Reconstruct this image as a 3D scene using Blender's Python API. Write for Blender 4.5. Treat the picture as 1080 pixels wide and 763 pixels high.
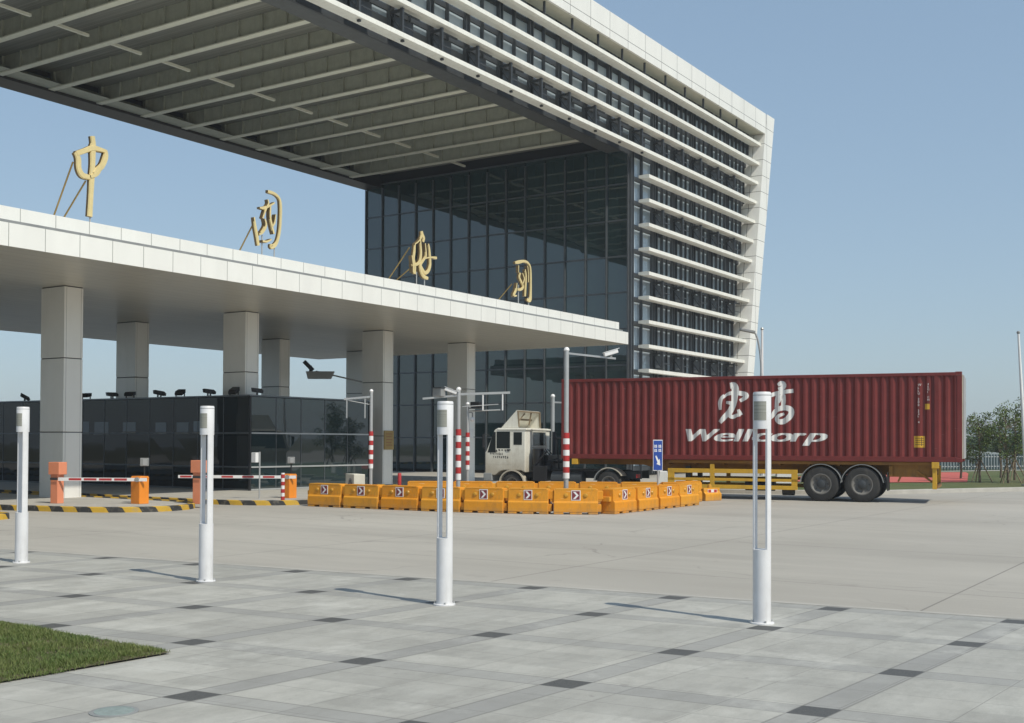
import bpy, math, random
from mathutils import Vector, Matrix
random.seed(7)
R = math.radians
scene = bpy.context.scene
for o in list(bpy.data.objects): bpy.data.objects.remove(o)

# ------------------------------------------------------------------ camera
CAM_H = 1.7
cd = bpy.data.cameras.new('camera'); cam = bpy.data.objects.new('camera', cd)
scene.collection.objects.link(cam); scene.camera = cam
yaw, pit, rol = R(33.381), R(0.969), R(0.246)
F = Vector((math.cos(yaw)*math.cos(pit), math.sin(yaw)*math.cos(pit), math.sin(pit)))
R0 = Vector((math.sin(yaw), -math.cos(yaw), 0)); U0 = R0.cross(F)
RR = R0*math.cos(rol) + U0*math.sin(rol); UU = -R0*math.sin(rol) + U0*math.cos(rol)
cam.matrix_world = Matrix(((RR.x, UU.x, -F.x, 0), (RR.y, UU.y, -F.y, 0), (RR.z, UU.z, -F.z, CAM_H), (0, 0, 0, 1)))
cd.sensor_width = 36; cd.lens = 1214.08/1080*36; cd.shift_y = 65.4/1080
cd.clip_start = 0.1; cd.clip_end = 3000

# ------------------------------------------------------------------ sky, sun, exposure
SUN_EL = 50.0
SUN_DIR = Vector((-0.2, -1.0, 0)).normalized()      # horizontal direction TO the sun
world = bpy.data.worlds.new('World'); scene.world = world; world.use_nodes = True
nt = world.node_tree
sky = nt.nodes.new('ShaderNodeTexSky'); sky.sky_type = 'NISHITA'; sky.sun_disc = False
sky.sun_elevation = R(SUN_EL); sky.sun_rotation = math.atan2(SUN_DIR.x, SUN_DIR.y)
sky.altitude = 0; sky.air_density = 1.1; sky.dust_density = 0.9; sky.ozone_density = 2.2
bg = nt.nodes['Background']; bg.inputs['Strength'].default_value = 0.15
gm = nt.nodes.new('ShaderNodeGamma'); gm.inputs['Gamma'].default_value = .44     # summer haze evens the sky out
nt.links.new(sky.outputs[0], gm.inputs[0]); tn = nt.nodes.new('ShaderNodeMix'); tn.data_type = 'RGBA'; tn.blend_type = 'MULTIPLY'; tn.inputs['Factor'].default_value = 1
tn.inputs['B'].default_value = (1.39, 1.66, 1.89, 1); nt.links.new(gm.outputs[0], tn.inputs['A']); nt.links.new(tn.outputs['Result'], bg.inputs[0])
sl = bpy.data.lights.new('sun', 'SUN'); sun = bpy.data.objects.new('sun', sl); scene.collection.objects.link(sun)
sl.energy = 3.4; sl.angle = R(0.6); sl.color = (1.0, 0.935, 0.80)
sd = Vector((SUN_DIR.x*math.cos(R(SUN_EL)), SUN_DIR.y*math.cos(R(SUN_EL)), math.sin(R(SUN_EL))))
sun.rotation_euler = sd.to_track_quat('Z', 'Y').to_euler(); sun.location = (0, -20, 60)
scene.view_settings.view_transform = 'Standard'; scene.view_settings.look = 'None'
scene.view_settings.exposure = 0.12; scene.view_settings.gamma = 1.0
scene.view_settings.use_curve_mapping = False
scene.render.engine = 'CYCLES'
scene.cycles.max_bounces = 6; scene.cycles.glossy_bounces = 3; scene.cycles.transparent_max_bounces = 6
scene.cycles.volume_bounces = 0

# ------------------------------------------------------------------ helpers
COL = scene.collection
class MB:
    """collects verts and faces, linked as ONE mesh object by build()"""
    def __init__(s): s.v = []; s.f = []; s.uv = None
    def add(s, vs, fs):
        n = len(s.v); s.v += [tuple(v) for v in vs]; s.f += [tuple(i+n for i in f) for f in fs]; return s
    def box(s, a, b):
        x0, y0, z0 = a; x1, y1, z1 = b
        if x0 > x1: x0, x1 = x1, x0
        if y0 > y1: y0, y1 = y1, y0
        if z0 > z1: z0, z1 = z1, z0
        return s.add([(x0,y0,z0),(x1,y0,z0),(x1,y1,z0),(x0,y1,z0),(x0,y0,z1),(x1,y0,z1),(x1,y1,z1),(x0,y1,z1)],
              [(0,3,2,1),(4,5,6,7),(0,1,5,4),(1,2,6,5),(2,3,7,6),(3,0,4,7)])
    def prism(s, poly, a, b, axis='y'):
        """poly in the two other axes, extruded from a to b along axis"""
        def m(p, t):
            if axis == 'y': return (p[0], t, p[1])
            if axis == 'x': return (t, p[0], p[1])
            return (p[0], p[1], t)
        n = len(poly)
        vs = [m(p, a) for p in poly] + [m(p, b) for p in poly]
        fs = [tuple(range(n)), tuple(range(2*n-1, n-1, -1))] + [(i, i+n, (i+1) % n + n, (i+1) % n) for i in range(n)]
        return s.add(vs, fs)
    def tube(s, pts, r, n=10, caps=True):
        pts = [Vector(p) for p in pts]
        rs = r if isinstance(r, (list, tuple)) else [r]*len(pts)
        rings = []; prev = None
        for i, p in enumerate(pts):
            d = (pts[min(i+1, len(pts)-1)] - pts[max(i-1, 0)]).normalized()
            if prev is None:
                a = Vector((0,0,1)) if abs(d.z) < .9 else Vector((1,0,0))
                u = d.cross(a).normalized()
            else:
                u = (prev - d*prev.dot(d)).normalized()
            w = d.cross(u); prev = u
            rings.append([p + (u*math.cos(2*math.pi*k/n) + w*math.sin(2*math.pi*k/n))*rs[i] for k in range(n)])
        vs = [v for ring in rings for v in ring]; fs = []
        for i in range(len(pts)-1):
            for k in range(n):
                fs.append((i*n+k, i*n+(k+1) % n, (i+1)*n+(k+1) % n, (i+1)*n+k))
        if caps: fs += [tuple(range(n-1, -1, -1)), tuple(range((len(pts)-1)*n, len(pts)*n))]
        return s.add(vs, fs)
    def bar(s, p, q, w, h):
        """square-section bar between two points"""
        p, q = Vector(p), Vector(q); d = (q-p).normalized()
        a = Vector((0,0,1)) if abs(d.z) < .95 else Vector((1,0,0))
        u = d.cross(a).normalized()*w/2; t = u.normalized().cross(d)*h/2
        vs = [p-u-t, p+u-t, p+u+t, p-u+t, q-u-t, q+u-t, q+u+t, q-u+t]
        return s.add(vs, [(0,3,2,1),(4,5,6,7),(0,1,5,4),(1,2,6,5),(2,3,7,6),(3,0,4,7)])
    def lathe(s, prof, c=(0,0,0), axis='z', n=24, caps=(1,1)):
        vs = []; fs = []
        for (r, t) in prof:
            for k in range(n):
                a = 2*math.pi*k/n; x, y = r*math.cos(a), r*math.sin(a)
                p = (x, y, t) if axis == 'z' else ((x, t, y) if axis == 'y' else (t, x, y))
                vs.append((p[0]+c[0], p[1]+c[1], p[2]+c[2]))
        for i in range(len(prof)-1):
            for k in range(n): fs.append((i*n+k, i*n+(k+1) % n, (i+1)*n+(k+1) % n, (i+1)*n+k))
        if caps[0]: fs.append(tuple(range(n-1, -1, -1)))
        if caps[1]: fs.append(tuple(range((len(prof)-1)*n, len(prof)*n)))
        return s.add(vs, fs)

def obj(name, mb, mat, parent=None, world=False, smooth=False, bevel=0, fixn=True):
    me = bpy.data.meshes.new(name); vs = mb.v
    if world and parent is not None:
        off = Vector((0,0,0)); p = parent
        while p is not None: off += p.location; p = p.parent
        vs = [(v[0]-off.x, v[1]-off.y, v[2]-off.z) for v in vs]
    me.from_pydata(vs, [], mb.f)
    if fixn:
        import bmesh
        bm = bmesh.new(); bm.from_mesh(me); bmesh.ops.recalc_face_normals(bm, faces=bm.faces); bm.to_mesh(me); bm.free()
    for m in (mat if isinstance(mat, (list, tuple)) else [mat]): me.materials.append(m)
    if smooth:
        me.polygons.foreach_set('use_smooth', [True]*len(me.polygons))
        me.set_sharp_from_angle(angle=R(40))
    me.update()
    o = bpy.data.objects.new(name, me); COL.objects.link(o)
    if parent is not None: o.parent = parent
    if bevel:
        b = o.modifiers.new('bevel', 'BEVEL'); b.width = bevel; b.segments = 2; b.limit_method = 'ANGLE'; b.angle_limit = R(35)
    return o
def tag(o, label=None, cat=None, group=None, kind=None):
    if label: o['label'] = label
    if cat: o['category'] = cat
    if group: o['group'] = group
    if kind: o['kind'] = kind
    return o
def thing(name, label, cat, loc=(0,0,0), rz=0, group=None):
    o = bpy.data.objects.new(name, None); COL.objects.link(o); o.empty_display_size = .2
    o.location = loc; o.rotation_euler = (0, 0, rz)
    return tag(o, label, cat, group)
KIDS = {}
def copy_tree(o, parent=None):
    c = o.copy(); COL.objects.link(c)
    if parent is not None: c.parent = parent
    for ch in [k for k in bpy.data.objects if k.parent == o]: copy_tree(ch, c)
    return c

# ------------------------------------------------------------------ materials
def nmat(name):
    m = bpy.data.materials.new(name); m.use_nodes = True; t = m.node_tree
    return m, t, t.nodes['Principled BSDF']
def N(t, kind, **kw):
    n = t.nodes.new(kind)
    for k, v in kw.items(): setattr(n, k, v)
    return n
def math_n(t, op, a, b=None, c=None):
    n = t.nodes.new('ShaderNodeMath'); n.operation = op
    for i, v in enumerate((a, b, c)):
        if v is None: continue
        if isinstance(v, (int, float)): n.inputs[i].default_value = v
        else: t.links.new(v, n.inputs[i])
    return n.outputs[0]
def mixc(t, fac, a, b, blend='MIX'):
    n = t.nodes.new('ShaderNodeMix'); n.data_type = 'RGBA'; n.blend_type = blend
    for sock, v in ((n.inputs['Factor'], fac), (n.inputs['A'], a), (n.inputs['B'], b)):
        if isinstance(v, (int, float)): sock.default_value = v
        elif isinstance(v, tuple): sock.default_value = (*v[:3], 1)
        else: t.links.new(v, sock)
    return n.outputs['Result']
def noise(t, scale, detail=4, rough=.6, vec=None, stretch=None):
    n = t.nodes.new('ShaderNodeTexNoise'); n.inputs['Scale'].default_value = scale
    n.inputs['Detail'].default_value = detail; n.inputs['Roughness'].default_value = rough
    tc = t.nodes.new('ShaderNodeTexCoord'); src = vec or tc.outputs['Object']
    if stretch:
        mp = t.nodes.new('ShaderNodeMapping'); mp.inputs['Scale'].default_value = stretch
        t.links.new(src, mp.inputs['Vector']); src = mp.outputs['Vector']
    t.links.new(src, n.inputs['Vector']); return n.outputs['Fac']
def ramp(t, fac, lo, hi):
    n = t.nodes.new('ShaderNodeMapRange'); n.inputs['From Min'].default_value = lo; n.inputs['From Max'].default_value = hi
    t.links.new(fac, n.inputs['Value']); return n.outputs['Result']
def bump(t, bsdf, height, strength=.3, dist=.01):
    b = t.nodes.new('ShaderNodeBump'); b.inputs['Strength'].default_value = strength; b.inputs['Distance'].default_value = dist
    t.links.new(height, b.inputs['Height']); t.links.new(b.outputs[0], bsdf.inputs['Normal'])
def simple(name, col, rough=.6, metal=0, var=.12, scale=3, grime=None, gfac=.5, bmp=0, spec=.5, ior=None, bscale=40, stretch=None):
    m, t, b = nmat(name)
    f = noise(t, scale, 5, .65, stretch=stretch); f = ramp(t, f, .3, .7)
    c0 = tuple(c*(1-var) for c in col); c1 = tuple(min(1, c*(1+var)) for c in col)
    out = mixc(t, f, c0, c1)
    if grime:
        g = ramp(t, noise(t, scale*.8+.7, 7, .7, stretch=(1.5, 1.5, .35)), .5, .75)
        out = mixc(t, math_n(t, 'MULTIPLY', g, gfac), out, grime)
    t.links.new(out, b.inputs['Base Color'])
    b.inputs['Roughness'].default_value = rough; b.inputs['Metallic'].default_value = metal
    b.inputs['Specular IOR Level'].default_value = spec
    if ior: b.inputs['IOR'].default_value = ior
    if bmp: bump(t, b, noise(t, bscale, 3), bmp, .01)
    return m
def seam(t, coord, size, off, w):
    """1 on a thin line every `size` metres of coord"""
    f = math_n(t, 'FRACT', math_n(t, 'DIVIDE', math_n(t, 'ADD', coord, off), size))
    d = math_n(t, 'MINIMUM', f, math_n(t, 'SUBTRACT', 1.0, f))
    return math_n(t, 'LESS_THAN', d, w/size/2)
def panel_mat(name, col, sx, sz, w=.018, rough=.45, offx=0, offz=0, seamc=(.12,.12,.11), var=.05, metal=0, pv=.05):
    """cladding panels: seams along x (or y on side faces) and z"""
    m, t, b = nmat(name)
    tc = t.nodes.new('ShaderNodeTexCoord'); sp = N(t, 'ShaderNodeSeparateXYZ'); t.links.new(tc.outputs['Object'], sp.inputs[0])
    ge = t.nodes.new('ShaderNodeNewGeometry'); sn = N(t, 'ShaderNodeSeparateXYZ'); t.links.new(ge.outputs['Normal'], sn.inputs[0])
    isx = math_n(t, 'GREATER_THAN', math_n(t, 'ABSOLUTE', sn.outputs['X']), .7)
    isz = math_n(t, 'GREATER_THAN', math_n(t, 'ABSOLUTE', sn.outputs['Z']), .7)
    h = math_n(t, 'ADD', math_n(t, 'MULTIPLY', sp.outputs['Y'], isx), math_n(t, 'MULTIPLY', sp.outputs['X'], math_n(t, 'SUBTRACT', 1.0, isx)))
    v = math_n(t, 'ADD', math_n(t, 'MULTIPLY', sp.outputs['Y'], isz), math_n(t, 'MULTIPLY', sp.outputs['Z'], math_n(t, 'SUBTRACT', 1.0, isz)))
    s1 = seam(t, h, sx, offx, w); s2 = seam(t, v, sz, offz, w)
    s = math_n(t, 'MAXIMUM', s1, s2)
    cv = N(t, 'ShaderNodeCombineXYZ')
    t.links.new(math_n(t, 'FLOOR', math_n(t, 'DIVIDE', math_n(t, 'ADD', h, offx), sx)), cv.inputs[0])
    t.links.new(math_n(t, 'FLOOR', math_n(t, 'DIVIDE', math_n(t, 'ADD', v, offz), sz)), cv.inputs[1])
    wn = N(t, 'ShaderNodeTexWhiteNoise'); t.links.new(cv.outputs[0], wn.inputs['Vector'])
    f = ramp(t, noise(t, 1.2, 6, .7, stretch=(1, 1, .3)), .3, .7)
    base = mixc(t, f, tuple(c*(1-var) for c in col), tuple(min(1, c*(1+var)) for c in col))
    base = mixc(t, math_n(t, 'MULTIPLY', wn.outputs['Value'], pv*2), base, tuple(c*.75 for c in col))
    t.links.new(mixc(t, s, base, seamc), b.inputs['Base Color'])
    b.inputs['Roughness'].default_value = rough; b.inputs['Metallic'].default_value = metal
    return m

M = {}
M['white_panel'] = panel_mat('white_panel', (.80,.80,.76), 1.9, 1.05, .03, .4, offx=.4, offz=.2)
M['white_fin'] = simple('white_fin', (.80,.80,.74), .45, var=.05, grime=(.5,.49,.43), gfac=.35)
M['fascia'] = panel_mat('canopy_fascia', (.80,.80,.76), 0.93, 9.0, .018, .4, offz=1, seamc=(.3,.3,.28))
M['fascia_up'] = panel_mat('canopy_upper_fascia', (.80,.80,.76), 0.93, 9.0, .018, .4, offx=.45, offz=1, seamc=(.3,.3,.28))
M['soffit'] = panel_mat('canopy_soffit', (.66,.64,.57), 30.0, .5, .012, .36, seamc=(.3,.3,.27), metal=.3, pv=.12)
M['column'] = simple('column_cladding', (.84,.83,.79), .35, metal=.15, var=.03, scale=.7, grime=(.5,.48,.42), gfac=.2)
M['deck'] = simple('roof_deck', (.3,.3,.28), .8)
M['beam'] = simple('painted_steel_beam', (.37,.38,.31), .6, var=.1, grime=(.22,.21,.17), gfac=.5)
M['flange'] = simple('beam_flange', (.62,.62,.52), .55, var=.06)
M['dark_steel'] = simple('dark_steel', (.04,.045,.05), .5, var=.2)
M['dark_panel'] = simple('dark_soffit_panel', (.085,.09,.09), .5, var=.15)
M['mullion'] = simple('mullion_metal', (.10,.11,.12), .4, metal=.3)
M['mullion_l'] = simple('mullion_light_metal', (.16,.17,.18), .35, metal=.6)
M['black'] = simple('black_paint', (.015,.015,.017), .45, var=.3)
M['rubber'] = simple('tyre_rubber', (.03,.03,.03), .85, var=.25, grime=(.12,.11,.09), gfac=.5)
M['rim'] = simple('dusty_rim', (.16,.155,.145), .7, var=.2, grime=(.07,.06,.05), gfac=.6)
M['galv'] = simple('galvanised_steel', (.45,.46,.46), .45, metal=.4, var=.1)
M['white_paint'] = simple('white_paint', (.78,.78,.78), .35, var=.04, grime=(.5,.48,.44), gfac=.25)
M['lamp_white'] = simple('lamp_white', (.70,.70,.71), .42, var=.06, scale=4, grime=(.40,.38,.34), gfac=.5)
M['louvre'] = simple('lamp_louvre', (.30,.30,.26), .6, stretch=(1,1,60), scale=1, var=.25)
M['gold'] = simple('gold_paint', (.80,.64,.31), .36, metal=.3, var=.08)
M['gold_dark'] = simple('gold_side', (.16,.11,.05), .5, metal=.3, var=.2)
M['maroon'] = simple('container_maroon', (.165,.020,.017), .45, var=.14, scale=1.5, grime=(.075,.02,.016), gfac=.6)
def container_paint():
    m, t, b = nmat('container_paint')
    c = mixc(t, ramp(t, noise(t, 1.3, 5, .65), .3, .7), (.14,.017,.015), (.185,.024,.021))
    st = ramp(t, noise(t, 2.5, 7, .75, stretch=(3, 3, .25)), .5, .7); c = mixc(t, math_n(t, 'MULTIPLY', st, .5), c, (.085,.02,.015))
    fd = ramp(t, noise(t, .9, 6, .7, stretch=(1, 1, .6)), .55, .75); c = mixc(t, math_n(t, 'MULTIPLY', fd, .3), c, (.26,.07,.06))
    ru = ramp(t, noise(t, 9, 4, .6, stretch=(1, 1, .5)), .70, .74); c = mixc(t, math_n(t, 'MULTIPLY', ru, .75), c, (.10,.035,.012))
    sc = ramp(t, noise(t, 16, 2, .5, stretch=(.12, 1, 2.5)), .74, .77); c = mixc(t, math_n(t, 'MULTIPLY', sc, .5), c, (.35,.2,.18))
    t.links.new(c, b.inputs['Base Color']); b.inputs['Roughness'].default_value = .48; return m
M['maroon'] = container_paint()
M['white_letter'] = simple('white_lettering', (.72,.72,.70), .5, var=.06, grime=(.45,.38,.36), gfac=.35)
M['yellow'] = simple('yellow_paint', (.62,.36,.03), .5, var=.12, grime=(.30,.17,.04), gfac=.5)
M['chassis'] = simple('trailer_orange', (.27,.125,.015), .6, var=.15, grime=(.10,.06,.03), gfac=.7)
M['cab'] = simple('cab_paint', (.76,.75,.67), .45, var=.06, grime=(.33,.28,.19), gfac=.75, scale=1.2)
def cab_material():
    m, t, b = nmat('cab_paint_dusty')
    c = mixc(t, ramp(t, noise(t, 1.5, 5), .3, .7), (.70,.69,.61), (.80,.79,.71))
    tc = t.nodes.new('ShaderNodeTexCoord'); sp = N(t, 'ShaderNodeSeparateXYZ'); t.links.new(tc.outputs['Object'], sp.inputs[0])
    low = ramp(t, math_n(t, 'ADD', sp.outputs['Z'], math_n(t, 'MULTIPLY', noise(t, 4, 6, .75), .9)), 1.95, 1.2)
    c = mixc(t, math_n(t, 'MULTIPLY', low, .62), c, (.30,.24,.16))
    g = ramp(t, noise(t, 6, 7, .8, stretch=(2, 1, .5)), .5, .7); c = mixc(t, math_n(t, 'MULTIPLY', g, .4), c, (.36,.31,.22))
    t.links.new(c, b.inputs['Base Color']); b.inputs['Roughness'].default_value = .5; return m
M['cab'] = cab_material()
M['cab_glass'] = simple('cab_glass', (.02,.025,.025), .08, var=.1, ior=1.5)
def barrier_material():
    m, t, b = nmat('barrier_plastic')
    oi = N(t, 'ShaderNodeObjectInfo')
    c = mixc(t, oi.outputs['Random'], (.70,.27,.012), (.70,.33,.03))
    f = ramp(t, noise(t, 3, 7, .75), .42, .7); c = mixc(t, math_n(t, 'MULTIPLY', f, .42), c, (.48,.19,.02))
    g = ramp(t, noise(t, 5, 7, .8, stretch=(1, 1, .4)), .52, .7); c = mixc(t, math_n(t, 'MULTIPLY', g, .55), c, (.34,.19,.06))
    tc = t.nodes.new('ShaderNodeTexCoord'); sp = N(t, 'ShaderNodeSeparateXYZ'); t.links.new(tc.outputs['Object'], sp.inputs[0])
    low = math_n(t, 'MULTIPLY', ramp(t, sp.outputs['Z'], .16, .0), ramp(t, noise(t, 9, 5, .7), .3, .6)); c = mixc(t, math_n(t, 'MULTIPLY', low, .6), c, (.30,.22,.13))
    sc = ramp(t, noise(t, 14, 3, .5, stretch=(.25, 1, 2)), .68, .72); c = mixc(t, math_n(t, 'MULTIPLY', sc, .5), c, (.75,.55,.28))
    t.links.new(c, b.inputs['Base Color']); b.inputs['Roughness'].default_value = .58; b.inputs['Specular IOR Level'].default_value = .35
    return m
M['barrier'] = barrier_material()
M['barrier_old'] = simple('barrier_plastic', (.86,.37,.022), .5, var=.10, scale=2, grime=(.42,.19,.03), gfac=.45)
M['red'] = simple('red_paint', (.42,.03,.03), .45, var=.1)
M['maroon_sign'] = simple('sign_maroon', (.20,.03,.04), .5)
M['amber'] = simple('amber_reflector', (.55,.28,.03), .3)
M['orange'] = simple('orange_cabinet', (.80,.26,.025), .45, var=.06, grime=(.45,.18,.04), gfac=.3)
M['salmon'] = simple('salmon_box', (.72,.26,.14), .55, var=.06)
M['blue'] = simple('sign_blue', (.02,.07,.35), .4)
M['steel_grey'] = simple('grey_steel', (.25,.26,.26), .5)
M['ac'] = simple('ac_casing', (.62,.60,.52), .5, grime=(.4,.35,.28), gfac=.3)
M['brass'] = simple('brass_plate', (.36,.25,.09), .45, metal=.5, var=.15)
M['bark'] = simple('bark', (.14,.11,.08), .9, var=.3, scale=12)
M['stake'] = simple('stake_wood', (.22,.17,.11), .9, var=.2)
M['kerb'] = simple('kerb_concrete', (.40,.385,.35), .85, var=.12, scale=2, bmp=.2)
M['dark_core'] = simple('dark_interior', (.012,.013,.014), .9)

def glass_mat(name, tint, ior, rough=.02, wob=.0012):
    m, t, b = nmat(name)
    oi = N(t, 'ShaderNodeObjectInfo')
    c = mixc(t, oi.outputs['Random'], tuple(x*.8 for x in tint), tuple(x*1.2 for x in tint))
    t.links.new(c, b.inputs['Base Color']); b.inputs['Roughness'].default_value = rough
    b.inputs['IOR'].default_value = ior
    bump(t, b, noise(t, .9, 1), .25, wob*10)
    return m
M['curtain_glass'] = glass_mat('curtain_glass', (.018,.040,.042), 1.95, wob=.0004)
M['facade_glass'] = glass_mat('facade_glass', (.30,.36,.41), 1.8, wob=.0003)
M['booth_glass'] = glass_mat('booth_glass', (.008,.013,.016), 1.44, wob=.0004)

def leaf_mat(name, c):
    m, t, b = nmat(name)
    oi = N(t, 'ShaderNodeNewGeometry')
    col = mixc(t, oi.outputs['Random Per Island'], tuple(x*.55 for x in c), tuple(x*1.5 for x in c))
    t.links.new(col, b.inputs['Base Color']); b.inputs['Roughness'].default_value = .6
    b.inputs['Subsurface Weight'].default_value = 0
    b.inputs['Specular IOR Level'].default_value = .3
    return m
M['leaf'] = leaf_mat('leaf', (.10,.14,.04)); M['leaf2'] = leaf_mat('leaf_dark', (.045,.075,.03))
M['blade'] = leaf_mat('grass_blade', (.10,.135,.028))

# ground materials -------------------------------------------------
def apron_material():
    m, t, b = nmat('apron_concrete')
    big = ramp(t, noise(t, .05, 5, .6), .35, .65); mid = ramp(t, noise(t, .5, 6, .7), .3, .7); fine = noise(t, 35, 4, .7)
    c = mixc(t, big, (.335,.315,.278), (.445,.425,.385))
    c = mixc(t, math_n(t, 'MULTIPLY', mid, .3), c, (.33,.31,.27))
    # worn streaks along the traffic
    st = ramp(t, noise(t, .35, 6, .65, stretch=(.9, .12, 1)), .52, .72)
    c = mixc(t, math_n(t, 'MULTIPLY', st, .5), c, (.23,.215,.19))
    tr_ = ramp(t, noise(t, .22, 8, .75, stretch=(1.6, .25, 1)), .47, .58); c = mixc(t, math_n(t, 'MULTIPLY', tr_, .28), c, (.50,.475,.42))
    spots = ramp(t, noise(t, 1.7, 3, .5), .68, .74); c = mixc(t, math_n(t, 'MULTIPLY', spots, .3), c, (.2,.19,.17))
    tc = t.nodes.new('ShaderNodeTexCoord'); sp = N(t, 'ShaderNodeSeparateXYZ'); t.links.new(tc.outputs['Object'], sp.inputs[0])
    s = math_n(t, 'MAXIMUM', seam(t, sp.outputs['X'], 5.0, 1.2, .025), seam(t, sp.outputs['Y'], 5.0, 2.0, .025))
    c = mixc(t, math_n(t, 'MULTIPLY', s, .65), c, (.13,.12,.11))
    c = mixc(t, math_n(t, 'MULTIPLY', ramp(t, fine, .3, .7), .14), c, (.22,.21,.19))
    # fine wandering cracks
    wv = t.nodes.new('ShaderNodeTexNoise'); wv.inputs['Scale'].default_value = .8; t.links.new(tc.outputs['Object'], wv.inputs['Vector'])
    va = N(t, 'ShaderNodeVectorMath', operation='MULTIPLY_ADD'); t.links.new(wv.outputs['Color'], va.inputs[0]); va.inputs[1].default_value = (1.6,1.6,0); t.links.new(tc.outputs['Object'], va.inputs[2])
    vo = N(t, 'ShaderNodeTexVoronoi', feature='DISTANCE_TO_EDGE'); vo.inputs['Scale'].default_value = .16; t.links.new(va.outputs[0], vo.inputs['Vector'])
    ck = math_n(t, 'MULTIPLY', math_n(t, 'LESS_THAN', vo.outputs['Distance'], .0028), ramp(t, noise(t, .3, 3), .45, .55))
    c = mixc(t, math_n(t, 'MULTIPLY', ck, .3), c, (.12,.11,.10))
    # oil drips and tyre rub along the lanes
    oil = ramp(t, noise(t, .9, 5, .7, stretch=(1, .35, 1)), .66, .74); c = mixc(t, math_n(t, 'MULTIPLY', oil, .4), c, (.15,.14,.125))
    t.links.new(c, b.inputs['Base Color']); b.inputs['Roughness'].default_value = .85
    bump(t, b, fine, .25, .004); return m
def plaza_material():
    m, t, b = nmat('plaza_granite')
    uv = t.nodes.new('ShaderNodeUVMap'); sp = N(t, 'ShaderNodeSeparateXYZ'); t.links.new(uv.outputs[0], sp.inputs[0])
    def dist(c, step, off=0):
        f = math_n(t, 'FRACT', math_n(t, 'DIVIDE', math_n(t, 'ADD', c, off+100*step), step))
        return math_n(t, 'MULTIPLY', math_n(t, 'MINIMUM', f, math_n(t, 'SUBTRACT', 1.0, f)), step)
    di = dist(sp.outputs['X'], 1.0); dj = dist(sp.outputs['Y'], 1.0)
    bi = math_n(t, 'LESS_THAN', di, .082); bj = math_n(t, 'LESS_THAN', dj, .072)
    band = math_n(t, 'MAXIMUM', bi, bj); sq = math_n(t, 'MULTIPLY', bi, bj)
    # per-slab tone
    cv = N(t, 'ShaderNodeCombineXYZ')
    t.links.new(math_n(t, 'FLOOR', math_n(t, 'MULTIPLY', math_n(t, 'ADD', sp.outputs['X'], 50.115), 2.598)), cv.inputs[0])
    t.links.new(math_n(t, 'FLOOR', math_n(t, 'MULTIPLY', math_n(t, 'ADD', sp.outputs['Y'], 50.105), 2.53)), cv.inputs[1])
    wn = N(t, 'ShaderNodeTexWhiteNoise'); t.links.new(cv.outputs[0], wn.inputs['Vector'])
    big = ramp(t, noise(t, .35, 6, .65), .3, .7); fine = noise(t, 90, 4, .75); mid = ramp(t, noise(t, 2.2, 5, .7), .3, .7)
    c = mixc(t, wn.outputs['Value'], (.34,.332,.30), (.46,.45,.405))
    c = mixc(t, math_n(t, 'MULTIPLY', big, .35), c, (.30,.295,.275))
    c = mixc(t, math_n(t, 'MULTIPLY', mid, .38), c, (.53,.53,.49))
    c = mixc(t, math_n(t, 'MAXIMUM', math_n(t, 'MULTIPLY', bj, .62), math_n(t, 'MULTIPLY', bi, .55)), c, mixc(t, wn.outputs['Value'], (.25,.25,.245), (.295,.295,.285)))
    # joints
    j = math_n(t, 'LESS_THAN', math_n(t, 'ABSOLUTE', math_n(t, 'SUBTRACT', di, .082)), .005)
    j = math_n(t, 'MAXIMUM', j, math_n(t, 'LESS_THAN', math_n(t, 'ABSOLUTE', math_n(t, 'SUBTRACT', dj, .072)), .005))
    j = math_n(t, 'MAXIMUM', j, math_n(t, 'LESS_THAN', dist(sp.outputs['X'], .385, -.115), .0022))
    j = math_n(t, 'MAXIMUM', j, math_n(t, 'LESS_THAN', dist(sp.outputs['Y'], .395, -.105), .002))
    c = mixc(t, math_n(t, 'MULTIPLY', j, .6), c, (.14,.135,.125))
    st = ramp(t, noise(t, 1.1, 7, .75, stretch=(1, .5, 1)), .56, .75)
    c = mixc(t, math_n(t, 'MULTIPLY', st, .55), c, (.235,.23,.21))
    bl = ramp(t, noise(t, 1.9, 8, .8, stretch=(.6, 1.3, 1)), .45, .62); c = mixc(t, math_n(t, 'MULTIPLY', bl, .42), c, (.24,.238,.215))
    b2 = ramp(t, noise(t, .8, 6, .7), .55, .68); c = mixc(t, math_n(t, 'MULTIPLY', b2, .5), c, (.58,.575,.53))
    sp2 = ramp(t, noise(t, 7, 2, .5), .72, .75); c = mixc(t, math_n(t, 'MULTIPLY', sp2, .35), c, (.18,.17,.16))
    sqn = mixc(t, ramp(t, fine, .3, .7), (.05,.052,.052), (.12,.12,.115))
    c = mixc(t, sq, c, sqn)
    c = mixc(t, math_n(t, 'MULTIPLY', math_n(t, 'MULTIPLY', ramp(t, fine, .35, .65), .12), math_n(t, 'SUBTRACT', 1.0, sq)), c, (.18,.18,.17))
    t.links.new(c, b.inputs['Base Color']); b.inputs['Roughness'].default_value = .7
    bump(t, b, math_n(t, 'SUBTRACT', math_n(t, 'MULTIPLY', fine, .4), j), .3, .003); return m
M['apron'] = apron_material(); M['plaza'] = plaza_material()
def grass_ground(name, c1, c2, sc):
    m, t, b = nmat(name)
    f = ramp(t, noise(t, sc, 8, .75), .35, .65); g = ramp(t, noise(t, sc*.12, 4), .4, .6)
    c = mixc(t, f, c1, c2); c = mixc(t, math_n(t, 'MULTIPLY', g, .5), c, (.13,.12,.05))
    t.links.new(c, b.inputs['Base Color']); b.inputs['Roughness'].default_value = .95
    bump(t, b, f, .8, .03); return m
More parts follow.
